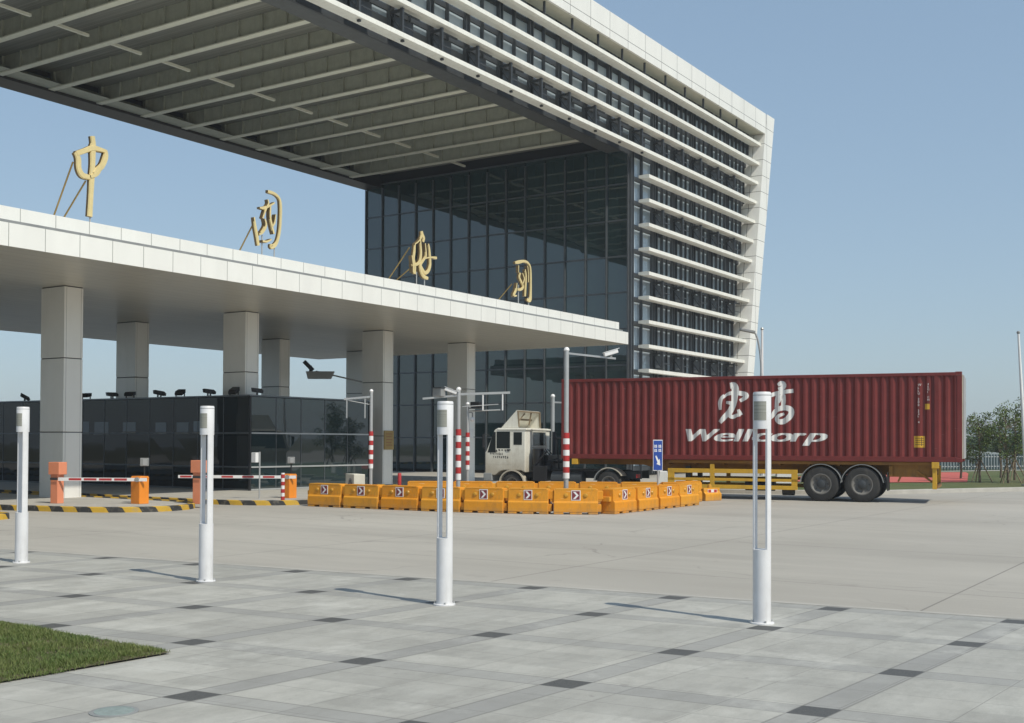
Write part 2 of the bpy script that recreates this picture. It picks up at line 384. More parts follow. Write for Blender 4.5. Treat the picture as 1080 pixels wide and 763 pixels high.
M['soil'] = grass_ground('lawn_soil', (.10,.085,.045), (.21,.175,.11), 14)
M['field'] = grass_ground('field_grass', (.055,.085,.02), (.10,.125,.035), 1.6)
M['far_ground'] = grass_ground('far_ground', (.11,.12,.07), (.18,.17,.12), .08)
M['track'] = simple('running_track', (.48,.10,.075), .85, var=.06, scale=.6)
M['path'] = simple('pale_path', (.42,.41,.38), .85)
def stripe_material():
    m, t, b = nmat('kerb_stripes')
    uv = t.nodes.new('ShaderNodeUVMap'); sp = N(t, 'ShaderNodeSeparateXYZ'); t.links.new(uv.outputs[0], sp.inputs[0])
    sh = math_n(t, 'ADD', sp.outputs['X'], math_n(t, 'MULTIPLY', sp.outputs['Y'], .35))
    f = math_n(t, 'GREATER_THAN', math_n(t, 'FRACT', math_n(t, 'DIVIDE', sh, .74)), .5)
    c = mixc(t, f, (.03,.03,.03), (.52,.32,.03))
    d = ramp(t, noise(t, 6, 6, .75), .52, .72); c = mixc(t, math_n(t, 'MULTIPLY', d, .6), c, (.25,.22,.17))
    t.links.new(c, b.inputs['Base Color']); b.inputs['Roughness'].default_value = .7; return m
M['stripes'] = stripe_material()

# ------------------------------------------------------------------ ground and setting
def sheet(name, poly, z, mat, uvf=None):
    me = bpy.data.meshes.new(name); me.from_pydata([(x, y, z) for x, y in poly], [], [tuple(range(len(poly)))]); me.materials.append(mat)
    if uvf:
        ul = me.uv_layers.new(name='UVMap')
        for li, l in enumerate(me.loops):
            p = poly[l.vertex_index]; ul.data[li].uv = uvf(*p)
    o = bpy.data.objects.new(name, me); COL.objects.link(o); return tag(o, kind='structure')
sheet('ground', [(-1500,-1500),(1500,-1500),(1500,1500),(-1500,1500)], -.01, M['far_ground'])
# concrete apron, bounded on the right by the curved kerb
KR = [(110,-24),(80,-9.5),(60,0.6),(51.5,4.9),(46.2,7.7),(44.1,8.9),(41.9,10.1),(39.6,11.4),(38.5,13.0),(37.6,14.9),(37.3,16.8),(38.4,19.0),(42,20.4),(60,20.9),(110,21)]
sheet('apron', [(-60,-60),(110,-60)] + KR + [(110,90),(-60,90)], 0, M['apron'])
GO = (6.51, 9.35); GA = (1.58, -.13); GB = (.17, -1.73)
def grid(i, j): return (GO[0]+i*GA[0]+j*GB[0], GO[1]+i*GA[1]+j*GB[1])
det = GA[0]*GB[1]-GA[1]*GB[0]
def igrid(x, y):
    x -= GO[0]; y -= GO[1]
    return ((x*GB[1]-y*GB[0])/det, (GA[0]*y-GA[1]*x)/det)
sheet('plaza', [grid(-9,-14), grid(3.11,-14), grid(3.11,16), grid(-9,16)], .004, M['plaza'], igrid)
sheet('plaza_edge_strip', [grid(3.113,-14), grid(3.19,-14), grid(3.19,16), grid(3.113,16)], .006, M['kerb'])

def ribbon(name, pts, w, h, mat, z0=0, closed=False):
    """kerb: box section swept along a ground polyline, uv.x = running length"""
    P = [Vector((p[0], p[1], 0)) for p in pts]; n = len(P)
    vs = []; fs = []; L = [0]
    for i in range(1, n): L.append(L[-1]+(P[i]-P[i-1]).length)
    for i in range(n):
        d = (P[min(i+1, n-1)]-P[max(i-1, 0)]).normalized(); s = Vector((-d.y, d.x, 0))*w/2
        for q, z in ((-s, z0), (-s*.92, z0+h-.015), (-s*.75, z0+h), (s*.75, z0+h), (s*.92, z0+h-.015), (s, z0)): vs.append((P[i].x+q.x, P[i].y+q.y, z))
    uvs = []
    for i in range(n-1):
        for k in range(5):
            fs.append((i*6+k, i*6+k+1, (i+1)*6+k+1, (i+1)*6+k)); uvs += [(L[i], k/5), (L[i], (k+1)/5), (L[i+1], (k+1)/5), (L[i+1], k/5)]
    for e in (0, n-1):
        fs.append(tuple(e*6+k for k in range(6))); uvs += [(L[e], k/6) for k in range(6)]
    me = bpy.data.meshes.new(name); me.from_pydata(vs, [], fs); me.materials.append(mat)
    ul = me.uv_layers.new(name='UVMap')
    for k, u in enumerate(uvs): ul.data[k].uv = u
    me.update(); o = bpy.data.objects.new(name, me); COL.objects.link(o); return tag(o, kind='structure')
def smooth_line(pts, k=5):
    out = []
    P = [Vector((*p, 0)) for p in pts]
    for i in range(len(P)-1):
        p0 = P[max(i-1, 0)]; p1 = P[i]; p2 = P[i+1]; p3 = P[min(i+2, len(P)-1)]
        for s in range(k):
            t = s/k
            q = .5*((2*p1)+(-p0+p2)*t+(2*p0-5*p1+4*p2-p3)*t*t+(-p0+3*p1-3*p2+p3)*t**3); out.append((q.x, q.y))
    out.append(pts[-1]); return out
KRS = smooth_line(KR)
ribbon('roadside_kerb', KRS, .3, .14, M['kerb'])
o = sheet('verge', KRS, .12, M['field'])
o = sheet('field', [(66,-1.9),(80,-9),(110,-23.5),(300,-120),(400,60),(200,60),(110,20.9),(60,20.5)], .126, M['field'])
sheet('running_track', [(45.6,14.6),(48.2,13.3),(51.2,10.7),(66.3,13.8),(69.5,14.6),(65.1,18.0),(62,20.2),(48,18)], .14, M['track'])
sheet('footpath', [(66.5,20.2),(71.0,15.7),(86.0,9.0),(88,9.6),(72.0,16.3),(68,20.4)], .135, M['path'])
# striped gate islands
def island(front):
    pts = smooth_line(front); ribbon('striped_kerb', pts, .16, .13, M['stripes'])
    sheet('island', pts, .1, M['kerb'])
island([(16.6,60),(16.6,34),(16.7,27),(17.0,25.2),(17.5,23.5),(18.5,22.55),(19.8,22.8),(20.7,24.1),(20.9,27),(20.9,34),(20.9,60)])
island([(21.9,60),(21.9,34),(21.7,27),(21.7,24.0),(22.2,22.5),(23.4,21.95),(25.0,22.6),(26.2,24.2),(33.5,26.4),(33.5,27.8),(33.5,60)])
island([(7,60),(7.5,30),(9.5,26.5),(12.5,24.0),(14.3,22.95),(15.0,23.2),(14.9,24.5),(14.2,27),(14,34),(14,60)])
# ------------------------------------------------------------------ gate building (glass tower + overhead gantry)
XT, YF, YB = 53.32, 27.9, 45.8
def x_in(z): return 66.80+.1905*(z-6.01)
def x_out(z): return 67.85+.212*(z-6.05)
gate = thing('gate_building', 'huge glass and white clad gate building bridging the road, with white horizontal fins', 'building', (XT, YF, 0))
GX0 = 6.0
def g(name, mb, mat, parent=None, **k): return obj(name, mb, mat, parent or gate, world=True, **k)
# dark interior cores
g('tower_core', MB().prism([(XT+.12,0),(x_in(0)-.02,0),(x_in(22.3)-.02,22.3),(XT+.12,22.3)], YF+.14, YB-.1), M['dark_core'])
g('bridge_core', MB().box((GX0, YF+.14, 18.0), (XT+.12, YB-.1, 22.3)), M['dark_core'])
# left (west) curtain wall, individual panes
ys = [YF+.02+1.277*k for k in range(15)]
zs = [17.25, 15.3, 13.4, 11.5, 9.6, 7.7, 5.8, 3.9]
rest = MB()
for r in range(len(zs)-1):
    for c in range(14):
        j = [random.uniform(-.0035, .0035) for _ in range(4)]
        y0, y1, z1, z0 = ys[c]+.03, ys[c+1]-.03, zs[r]-.03, zs[r+1]+.03
        x = XT+.02
        mb = MB().add([(x+j[0],y0,z0),(x+j[1],y1,z0),(x+j[2],y1,z1),(x+j[3],y0,z1),(x+.03,y0,z0),(x+.03,y1,z0),(x+.03,y1,z1),(x+.03,y0,z1)],
                      [(0,3,2,1),(4,5,6,7),(0,1,5,4),(1,2,6,5),(2,3,7,6),(3,0,4,7)])
        g('wall_pane', mb, M['curtain_glass'])
for z0, z1 in ((2.0,3.87),(.15,1.97)):
    for c in range(14): rest.box((XT+.02, ys[c]+.03, z0+.02), (XT+.05, ys[c+1]-.03, z1))
tag(g('wall_pane', rest, M['curtain_glass']), kind='stuff')
for y in ys: g('mullion', MB().box((XT-.09, y-.035, 0), (XT+.06, y+.035, 17.0)), M['mullion'])
for z in zs+[2.0]: g('transom', MB().box((XT-.02, YF, z-.04), (XT+.06, YB, z+.04)), M['mullion'])
# front facade: ribbon windows between the fins
FZ = [5.5+1.272*k for k in range(-4, 13)]
cols = []; x = XT+.06
k = 0
while x > 17:  # bridge columns run left of the corner
    x -= 1.235; k += 1
xs = [XT+.06+1.235*i for i in range(-k, 14)]
count = 0; frest = MB()
cand = []
for i in range(len(xs)-1):
    for f in range(len(FZ)):
        z0 = FZ[f]+.10; z1 = (FZ[f+1] if f+1 < len(FZ) else 21.9)-.16
        if xs[i] < XT and FZ[f] < 16.5: continue
        x0, x1 = xs[i]+.05, xs[i+1]-.05
        lim = x_in(z0)-.05
        if x0 > lim-.15: continue
        cand.append((x0, min(x1, lim), z0, z1))
vis = [c for c in cand if c[0] > 24 and c[2] > 5.2]
vis.sort(key=lambda c: (c[0]-0)**2+YF**2)
top = set(vis[:100])
for (x0, x1, z0, z1) in cand:
    j = [random.uniform(-.003, .003) for _ in range(4)]; y = YF
    vv = [(x0,y+j[0],z0),(x1,y+j[1],z0),(x1,y+j[2],z1),(x0,y+j[3],z1),(x0,y+.04,z0),(x1,y+.04,z0),(x1,y+.04,z1),(x0,y+.04,z1)]
    ff = [(0,3,2,1),(4,5,6,7),(0,1,5,4),(1,2,6,5),(2,3,7,6),(3,0,4,7)]
    if (x0, x1, z0, z1) in top: g('window', MB().add(vv, ff), M['facade_glass'])
    else: frest.add(vv, ff)
tag(g('window', frest, M['facade_glass']), kind='stuff')
for i, xx in enumerate(xs):
    if xx < 24: continue
    zl = 17.0 if xx < XT-.2 else .1
    zt = 22.2
    # stop at the leaning end wall
    if xx > x_in(0): zl = max(zl, 6.01+(xx-66.8)/.1905+.3)
    if zl > 21: continue
    w = .045 if i % 2 else .06
    mb = MB().box((xx-w/2, YF-.16, zl), (xx+w/2, YF+.05, zt))
    if i % 2 == 0 and xx < 66: mb.box((xx+.22, YF-.16, zl), (xx+.26, YF+.05, zt))
    g('mullion', mb, M['mullion'])
for z in FZ+[21.9]:
    xl = GX0 if z > 16 else XT
    if z > 16 or z > 0: g('transom', MB().box((xl, YF-.03, max(.1, z-.14)), (x_in(z)-.02, YF+.07, z+.08)), M['dark_steel'])
for i, xx in enumerate(xs):      # thinner intermediate bars on the tower front
    if xx < XT+1.5: continue
    xm = xx+.62; zl = max(.1, 6.01+(xm-66.8)/.1905+.3)
    if zl > 20: continue
    g('mullion', MB().box((xm-.022, YF-.13, zl), (xm+.022, YF+.05, 22.1)), M['dark_steel'])
# white fins
for k_, z in enumerate(FZ):
    if z > 16: x0 = GX0
    else: x0 = 53.9
    if z < 1.2: continue
    x1 = x_in(z)+.02
    mb = MB().prism([(27.0, z-.09), (27.0, z+.09), (27.14, z+.11), (27.62, z+.09), (27.62, z-.05), (27.2, z-.11)], x0, x1, axis='x')
    g('fin', mb, M['white_fin'])
# black box brackets / maintenance frames every third gap, small ties elsewhere
bx = [XT+.06+2.47*i for i in range(-19, 6)]
def bracket(x, z0, z1, mesh=True):
    m = MB()
    m.box((x-.05, 27.12, z0), (x+.05, 27.24, z1)); m.box((x-.045, 27.24, z1-.13), (x+.045, YF-.16, z1-.03)); m.box((x-.045, 27.24, z0+.02), (x+.045, YF-.16, z0+.1))
    m.bar((x, 27.24, z0+.12), (x, YF-.16, z1-.15), .05, .05)
    return m
for fz in (FZ[13], FZ[10], FZ[7], FZ[4]):
    for x in bx:
        if x < 24 or (fz < 16 and x < XT+.5) or x > x_in(fz)-.4: continue
        m = bracket(x, fz+.16, fz+1.1)
        x2 = min(x+1.235, x_in(fz)-.1)
        m.box((x+.05, 27.3, fz+1.0), (x2, 27.36, fz+1.06)); m.box((x+.05, 27.3, fz+.5), (x2, 27.34, fz+.54)); m.box((x+.05, 27.62, fz+.2), (x2, 27.68, fz+.95))
        g('bracket', m, M['dark_steel'])
for x in bx:
    if x < 24 or x > 69: continue
    g('hanger_rod', MB().box((x-.035, 26.98, FZ[16]-.02 +.14), (x+.035, 27.08, 21.5)), M['dark_steel'])
for fz in (FZ[14], FZ[15], FZ[16]):
    for x in bx:
        if 24 < x < 68: g('fin_tie', MB().box((x-.04, 27.62, fz-.05), (x+.04, YF-.15, fz+.03)), M['dark_steel'])
for fz in (FZ[5],FZ[6],FZ[8],FZ[9],FZ[11],FZ[12]):
    for x in bx:
        if XT+.5 < x < x_in(fz)-.3: g('fin_tie', MB().box((x-.04, 27.62, fz-.05), (x+.04, YF-.15, fz+.03)), M['dark_steel'])
# bright narrow clips under the lowest fin
for x in bx:
    if 24 < x < XT+1: g('fin_tie', MB().box((x-.05, 27.1, FZ[13]-.19), (x+.05, 27.22, FZ[13]-.12)), M['dark_steel'])
# parapet + leaning end wall (one folded white frame)
g('parapet', MB().box((GX0, 26.75, 21.45), (x_in(21.45)+.1, 26.87, 22.75)).box((GX0, 26.872, 22.3), (x_in(21.45)+.1, 27.35, 22.74)), M['white_panel'])
g('parapet_soffit', MB().box((GX0, 26.873, 21.47), (x_in(21.5)+.1, YF-.17, 21.6)), M['flange'])
g('end_wall', MB().prism([(x_in(0),0),(x_out(0),0),(x_out(22.78),22.78),(x_in(22.78)+.103,22.78),(x_in(21.45)+.103,21.45),(x_in(21.45),21.45)], 26.748, YB), M['white_panel'])
g('roof', MB().box((GX0, 27.36, 22.31), (x_in(22.3), YB, 22.6)), M['deck'])
g('rear_wall', MB().prism([(XT+.02,0),(x_in(0)-.02,0),(x_in(22.3)-.02,22.3),(XT+.02,22.3)], YB-.09, YB-.01), M['dark_panel'])
# bridge underside
zb = 17.11
M['dark_edge'] = simple('dark_edge_panel', (.022,.020,.020), .5, var=.2)
g('soffit_deck', MB().box((GX0, YF+.1, 17.83), (XT+.1, YB-.11, 17.98)), None or simple('corrugated_deck', (.20,.20,.175), .6, var=.3, scale=1, stretch=(14,.1,1)))
g('front_edge_beam', MB().box((GX0, YF-.02, 17.0), (XT-.1, 29.15, 17.8)), M['dark_panel'])
g('rear_edge_beam', MB().box((GX0, 44.62, 17.02), (XT-.02, YB+.05, 17.9)).box((GX0, YB-.05, 17.905), (XT-.02, YB+.05, 22.3)), M['dark_edge'])
for i in range(19):
    x = 50.52-2.462*i
    if x < GX0+1: break
    mb = MB().prism([(29.15,17.14),(30.2,17.14),(43.6,17.14),(44.62,17.14),(44.62,17.83),(29.15,17.83)], x-.02, x+.02, axis='x')
    y = 30.3
    while y < 44.5:
        mb.box((x-.13, y-.012, 17.14), (x-.02, y+.012, 17.82)); mb.box((x+.02, y-.012, 17.14), (x+.13, y+.012, 17.82)); y += 1.27
    b = g('soffit_beam', mb, M['beam'])
    g('flange', MB().box((x-.15, 29.16, 17.09), (x+.15, 44.6, 17.138)), M['flange'], b)
    g('haunch', MB().prism([(44.6,17.139),(43.6,17.139),(44.6,17.6)], x-2.2, x-.14, axis='x'), M['beam'], b)
    g('cross_strut', MB().box((x+.15, 37.6, 17.16), (x+1.7, 37.72, 17.26)), M['flange'], b)
# other end of the bridge, out of the picture on the left
g('far_tower', MB().box((GX0-14, YF, 0), (GX0, YB, 22.6)), M['dark_panel'])

# ------------------------------------------------------------------ canopy of the checkpoint
canopy = thing('checkpoint_canopy', 'long flat white panelled canopy on square clad columns over the gate lanes', 'canopy', (20, 28, 0))
def c_(name, mb, mat, parent=None, **k): return obj(name, mb, mat, parent or canopy, world=True, **k)
CX0 = -8
c_('soffit', MB().box((CX0, 23.78, 6.1), (45.27, 42.1, 6.16)), M['soffit'])
c_('lower_fascia', MB().box((CX0, 23.72, 6.09), (45.32, 23.775, 6.62)).box((45.275, 23.78, 6.09), (45.32, 42.15, 6.62)).box((CX0, 42.105, 6.09), (45.27, 42.15, 6.62)), M['fascia'])
c_('reveal', MB().box((CX0, 23.9, 6.17), (45.15, 42.0, 6.72)), M['steel_grey'])
c_('upper_fascia', MB().box((CX0, 24.02, 6.725), (45.02, 42.0, 7.05)), M['fascia_up'])
def column(x, y, w=.62, d=1.08, zt=6.1):
    mb = MB(); z = 0
    for (a, b) in ((0,1.94),(1.965,4.04),(4.065,6.075)): mb.box((x,y,a),(x+w,y+d,b))
    c = c_('column', mb, M['column'], bevel=.012)
    for xa in (.07, w-.07): c_('joint', MB().box((x+xa-.004,y-.002,.02),(x+xa+.004,y+.002,6.05)), M['steel_grey'], c)
    c_('joint', MB().box((x+.02,y+.02,0),(x+w-.02,y+d-.02,6.1)), M['dark_steel'], c)
for (x, y) in ((12.9,28.4),(20.12,28.4),(27.3,28.72),(34.72,28.91),(40.9,29.31),(27.55,34.68),(35.32,35.1),(42.1,36.3),(20.3,34.7),(12.9,34.7)): column(x, y)

# ------------------------------------------------------------------ glass inspection booth under the canopy
BXL, BYF, BXR, BYB, BZ = 26.75, 27.9, 32.7, 56.0, 3.2
M['booth_glass2'] = glass_mat('booth_front_glass', (.015,.028,.032), 1.85, wob=.0004)
M['reflection_blue'] = glass_mat('painted_reflection_blue', (.06,.10,.14), 1.6)  # paler blue that puts reflected and seen-through brightness into the colour
booth = thing('inspection_booth', 'long low dark glass inspection booth under the white canopy', 'booth', (BXL, BYF, 0))
def b_(name, mb, mat, parent=None, **k): return obj(name, mb, mat, parent or booth, world=True, **k)
b_('booth_core', MB().box((BXL+.1, BYF+.1, .1), (BXR, BYB, BZ-.05)), M['dark_core'])
b_('roof', MB().box((BXL-.03, BYF-.03, BZ), (BXR+.03, BYB, BZ+.05)), M['mullion_l'])
yy = [BYF+1.24*i for i in range(14)]; xx_ = [BXL+1.19*i for i in range(6)]; zz = [.13, .87, 1.99, 3.2]
for r in range(3):
    for c in range(len(yy)-1):
        j = [random.uniform(-.003,.003) for _ in range(4)]; x = BXL; y0, y1, z0, z1 = yy[c]+.012, yy[c+1]-.012, zz[r]+.02, zz[r+1]-.02
        b_('window_pane', MB().add([(x+j[0],y0,z0),(x+j[1],y1,z0),(x+j[2],y1,z1),(x+j[3],y0,z1),(x+.04,y0,z0),(x+.04,y1,z0),(x+.04,y1,z1),(x+.04,y0,z1)],
                      [(0,3,2,1),(4,5,6,7),(0,1,5,4),(1,2,6,5),(2,3,7,6),(3,0,4,7)]), M['booth_glass'])
    for c in range(5):
        j = [random.uniform(-.003,.003) for _ in range(4)]; y = BYF; x0, x1, z0, z1 = xx_[c]+.012, xx_[c+1]-.012, zz[r]+.02, zz[r+1]-.02
        b_('window_pane', MB().add([(x0,y+j[0],z0),(x1,y+j[1],z0),(x1,y+j[2],z1),(x0,y+j[3],z1),(x0,y+.04,z0),(x1,y+.04,z0),(x1,y+.04,z1),(x0,y+.04,z1)],
                      [(0,3,2,1),(4,5,6,7),(0,1,5,4),(1,2,6,5),(2,3,7,6),(3,0,4,7)]), M['booth_glass2'])
for z in zz[:3]:
    b_('rail', MB().box((BXL-.025, BYF-.03, z-.025), (BXL+.05, BYB, z+.025)), M['mullion'])
    b_('rail', MB().box((BXL+.051, BYF-.03, z-.025), (BXR+.02, BYF+.04, z+.025)), M['galv'])
for y in yy[1:]: b_('glazing_bar', MB().box((BXL-.012, y-.014, .12), (BXL+.03, y+.014, BZ-.004)), M['mullion'])
for x in xx_[1:5]: b_('glazing_bar', MB().box((x-.014, BYF-.012, .12), (x+.014, BYF+.03, BZ-.004)), M['mullion'])
b_('corner_post', MB().box((BXL-.03, BYF-.035, .1), (BXL+.03, BYF+.03, BZ-.002)), M['black'])
b_('corner_post', MB().box((BXR, BYF-.035, .1), (BXR+.06, BYF+.03, BZ-.002)), M['black'])
for y0, y1, za, zb_ in ((36.22,36.6,2.02,2.42),(35.1,35.9,2.0,2.40),(31.98,32.55,2.03,2.36),(30.85,31.45,2.03,2.36),(30.2,30.6,2.04,2.4),(33.6,34.3,2.05,2.38)):  # bluish patches imitating reflections and views through the booth glass
    b_('painted_reflection', MB().box((BXL-.006, y0, za), (BXL+.01, y1, zb_)), M['reflection_blue'])
    b_('patch_ledge', MB().box((BXL-.04, y0-.02, za-.06), (BXL-.007, y1+.02, za-.03)), M['steel_grey'])  # narrow grey strip under each blue patch
# floodlights on the booth roof
def floodlight(loc, rz, tilt, label):
    t = thing('floodlight', label, 'floodlight', loc, rz, 'floodlights along the booth roof'); t.scale = (.85,.85,.85)
    ca, sa = math.cos(tilt), math.sin(tilt)
    def rot(p): return (p[0]*ca - (p[2]-.16)*sa, p[1], p[0]*sa + (p[2]-.16)*ca + .16)
    hb = MB().prism([(-.24,.10),(.20,.12),(.24,.27),(-.14,.27),(-.24,.2)], -.15, .15)
    hb.v = [rot(v) for v in hb.v]; obj('housing', hb, M['black'], t, bevel=.008)
    gl = MB().prism([(.205,.135),(.212,.135),(.242,.255),(.235,.255)], -.13, .13); gl.v = [rot(v) for v in gl.v]
    obj('lens', gl, M['cab_glass'], t)
    obj('bracket', MB().box((-.03,-.19,0),(.03,-.16,.2)).box((-.03,.16,0),(.03,.19,.2)).box((-.04,-.19,0),(.04,.19,.02)), M['dark_steel'], t)
fl = [(40.54,2.6,.5,'leftmost'),(36.74,.5,.1,'second from the left'),(35.26,2.7,.0,'third from the left'),(34.25,.4,.1,'fourth from the left, under the rear column'),(32.67,2.8,.15,'fifth from the left'),(31.58,.5,.25,'sixth from the left'),(30.13,2.7,.1,'seventh from the left'),(28.92,.4,.35,'beside the front column')]
for y, rz, tl, w in fl: floodlight((BXL+.25, y, BZ+.05), rz, tl, 'black floodlight on the booth roof edge, '+w)
floodlight((27.3, BYF+.25, BZ+.05), 2.4, .1, 'small black floodlight on the booth roof right of the corner column')

# ------------------------------------------------------------------ gold calligraphy on the canopy
HONG= [[(6.65, 3.49, 0.124), (6.54, 3.49, 0.149), (6.49, 3.37, 0.158), (6.51, 3.19, 0.141), (6.53, 2.98, 0.124), (6.63, 2.76, 0.116), (6.79, 2.57, 0.108), (6.97, 2.36, 0.091)], [(6.83, 3.2, 0.058), (6.93, 3.09, 0.083), (6.97, 2.94, 0.091), (6.96, 2.75, 0.058)], [(6.87, 3.12, 0.041), (6.74, 3.23, 0.066), (6.53, 3.27, 0.091), (6.31, 3.25, 0.1), (6.16, 3.2, 0.108), (6.19, 3.12, 0.1), (6.35, 3.02, 0.066)], [(6.78, 2.98, 0.05), (6.65, 2.96, 0.075), (6.48, 2.92, 0.066)], [(6.53, 2.91, 0.075), (6.59, 2.76, 0.083), (6.67, 2.6, 0.091), (6.58, 2.53, 0.083), (6.44, 2.58, 0.075), (6.33, 2.59, 0.05)], [(6.4, 2.76, 0.058), (6.33, 2.58, 0.1)]]
GAO= [[(5.2, 3.48, 0.066), (5.1, 3.54, 0.1), (5.02, 3.5, 0.1), (5.03, 3.42, 0.091), (5.18, 3.35, 0.083)], [(5.5, 3.11, 0.058), (5.33, 3.21, 0.083), (5.08, 3.27, 0.083), (4.74, 3.31, 0.083)], [(5.19, 3.22, 0.075), (5.22, 3.05, 0.091), (5.24, 2.8, 0.083)], [(5.18, 2.96, 0.066), (5.1, 3.13, 0.075), (5.03, 3.17, 0.083), (5.03, 2.96, 0.091), (5.06, 2.79, 0.066)], [(5.46, 2.45, 0.058), (5.35, 2.57, 0.083), (5.24, 2.73, 0.1), (5.03, 2.8, 0.108), (4.86, 2.77, 0.116), (4.79, 2.68, 0.116), (4.84, 2.54, 0.116), (5.0, 2.4, 0.116), (5.15, 2.38, 0.108), (5.23, 2.46, 0.091), (5.18, 2.55, 0.075), (5.01, 2.62, 0.05)]]
ZHONG= [[(18.15, 9.33, 0.103), (18.18, 9.16, 0.11), (18.17, 9.05, 0.137), (18.17, 8.64, 0.117), (18.15, 8.29, 0.124), (18.13, 7.88, 0.11), (18.1, 7.3, 0.117)], [(17.65, 8.82, 0.069), (17.75, 8.69, 0.117), (17.77, 8.45, 0.117), (17.87, 8.3, 0.124), (18.07, 8.28, 0.103)], [(17.69, 8.79, 0.103), (17.94, 8.92, 0.103), (18.16, 9.03, 0.117), (18.36, 9.04, 0.103), (18.57, 9.03, 0.069)], [(18.54, 9.04, 0.069), (18.54, 8.89, 0.124), (18.45, 8.66, 0.124), (18.33, 8.53, 0.124), (18.21, 8.38, 0.137)], [(18.09, 8.3, 0.082), (18.29, 8.41, 0.089), (18.39, 8.6, 0.069)]]
GUO= [[(24.17, 9.06, 0.076), (24.29, 9.06, 0.09), (24.47, 9.04, 0.076), (24.65, 8.94, 0.069), (24.71, 8.74, 0.083), (24.71, 8.4, 0.083), (24.68, 8.0, 0.083), (24.6, 7.69, 0.083), (24.49, 7.52, 0.118), (24.35, 7.45, 0.118), (24.33, 7.53, 0.069)], [(23.63, 8.21, 0.049), (23.69, 7.94, 0.083), (23.76, 7.69, 0.09), (23.82, 7.41, 0.076)], [(23.84, 8.52, 0.049), (24.02, 8.54, 0.09), (24.25, 8.65, 0.069), (24.44, 8.77, 0.049)], [(24.16, 8.82, 0.042), (24.19, 8.7, 0.062), (24.09, 8.53, 0.076), (23.96, 8.23, 0.055)], [(24.27, 8.64, 0.062), (24.26, 8.33, 0.076), (24.33, 8.08, 0.083), (24.42, 7.84, 0.069)], [(24.48, 8.43, 0.042), (24.44, 8.19, 0.069), (24.35, 8.05, 0.062)], [(24.03, 8.23, 0.049), (24.09, 8.04, 0.083), (23.95, 7.82, 0.09), (23.81, 7.73, 0.062)], [(23.95, 7.56, 0.062), (24.12, 7.57, 0.069), (24.3, 7.66, 0.049)]]
HAI= [[(31.52, 9.04, 0.082), (31.56, 8.92, 0.116), (31.64, 8.81, 0.102), (31.6, 8.67, 0.068)], [(31.52, 8.89, 0.068), (31.44, 8.75, 0.054), (31.24, 8.59, 0.041), (31.15, 8.53, 0.048), (31.12, 8.28, 0.075), (31.08, 8.01, 0.082), (31.15, 7.78, 0.088), (31.13, 7.5, 0.102)], [(31.43, 8.72, 0.048), (31.46, 8.48, 0.068), (31.48, 8.24, 0.075), (31.43, 8.0, 0.082), (31.29, 7.86, 0.088), (30.94, 7.77, 0.054)], [(31.88, 8.65, 0.054), (31.94, 8.46, 0.075), (31.98, 8.19, 0.082), (32.0, 7.92, 0.082), (31.89, 7.69, 0.095), (31.7, 7.61, 0.102), (31.53, 7.74, 0.088), (31.46, 7.85, 0.054)], [(31.69, 8.64, 0.041), (31.73, 8.4, 0.061), (31.74, 8.19, 0.068), (31.59, 8.02, 0.068), (31.43, 7.81, 0.075), (31.5, 7.61, 0.088), (31.66, 7.48, 0.102), (31.87, 7.44, 0.082)], [(31.69, 8.11, 0.041), (31.99, 8.19, 0.054), (32.36, 8.22, 0.075)], [(30.94, 8.11, 0.041), (31.02, 7.82, 0.068), (31.02, 7.54, 0.054)]]
GUAN= [[(37.43, 8.72, 0.063), (37.69, 8.78, 0.107), (38.01, 8.86, 0.088), (38.28, 8.87, 0.088), (38.49, 8.77, 0.069), (38.57, 8.57, 0.076), (38.59, 8.16, 0.082), (38.59, 7.71, 0.088), (38.54, 7.38, 0.126), (38.3, 7.41, 0.063)], [(37.67, 8.66, 0.044), (37.67, 8.37, 0.038)], [(37.8, 8.37, 0.057), (37.74, 8.2, 0.063), (37.89, 8.02, 0.076), (38.01, 7.85, 0.082), (37.86, 7.73, 0.082), (37.58, 7.71, 0.069)], [(38.14, 8.56, 0.057), (38.21, 8.32, 0.069), (38.2, 7.99, 0.069), (38.16, 7.49, 0.063)], [(37.54, 7.95, 0.044), (37.48, 7.65, 0.069), (37.34, 7.44, 0.076), (37.54, 7.45, 0.044)], [(37.93, 8.38, 0.044), (38.06, 8.16, 0.063), (37.92, 7.93, 0.05)], [(38.29, 8.72, 0.044), (38.35, 8.43, 0.05), (38.35, 8.07, 0.05)]]

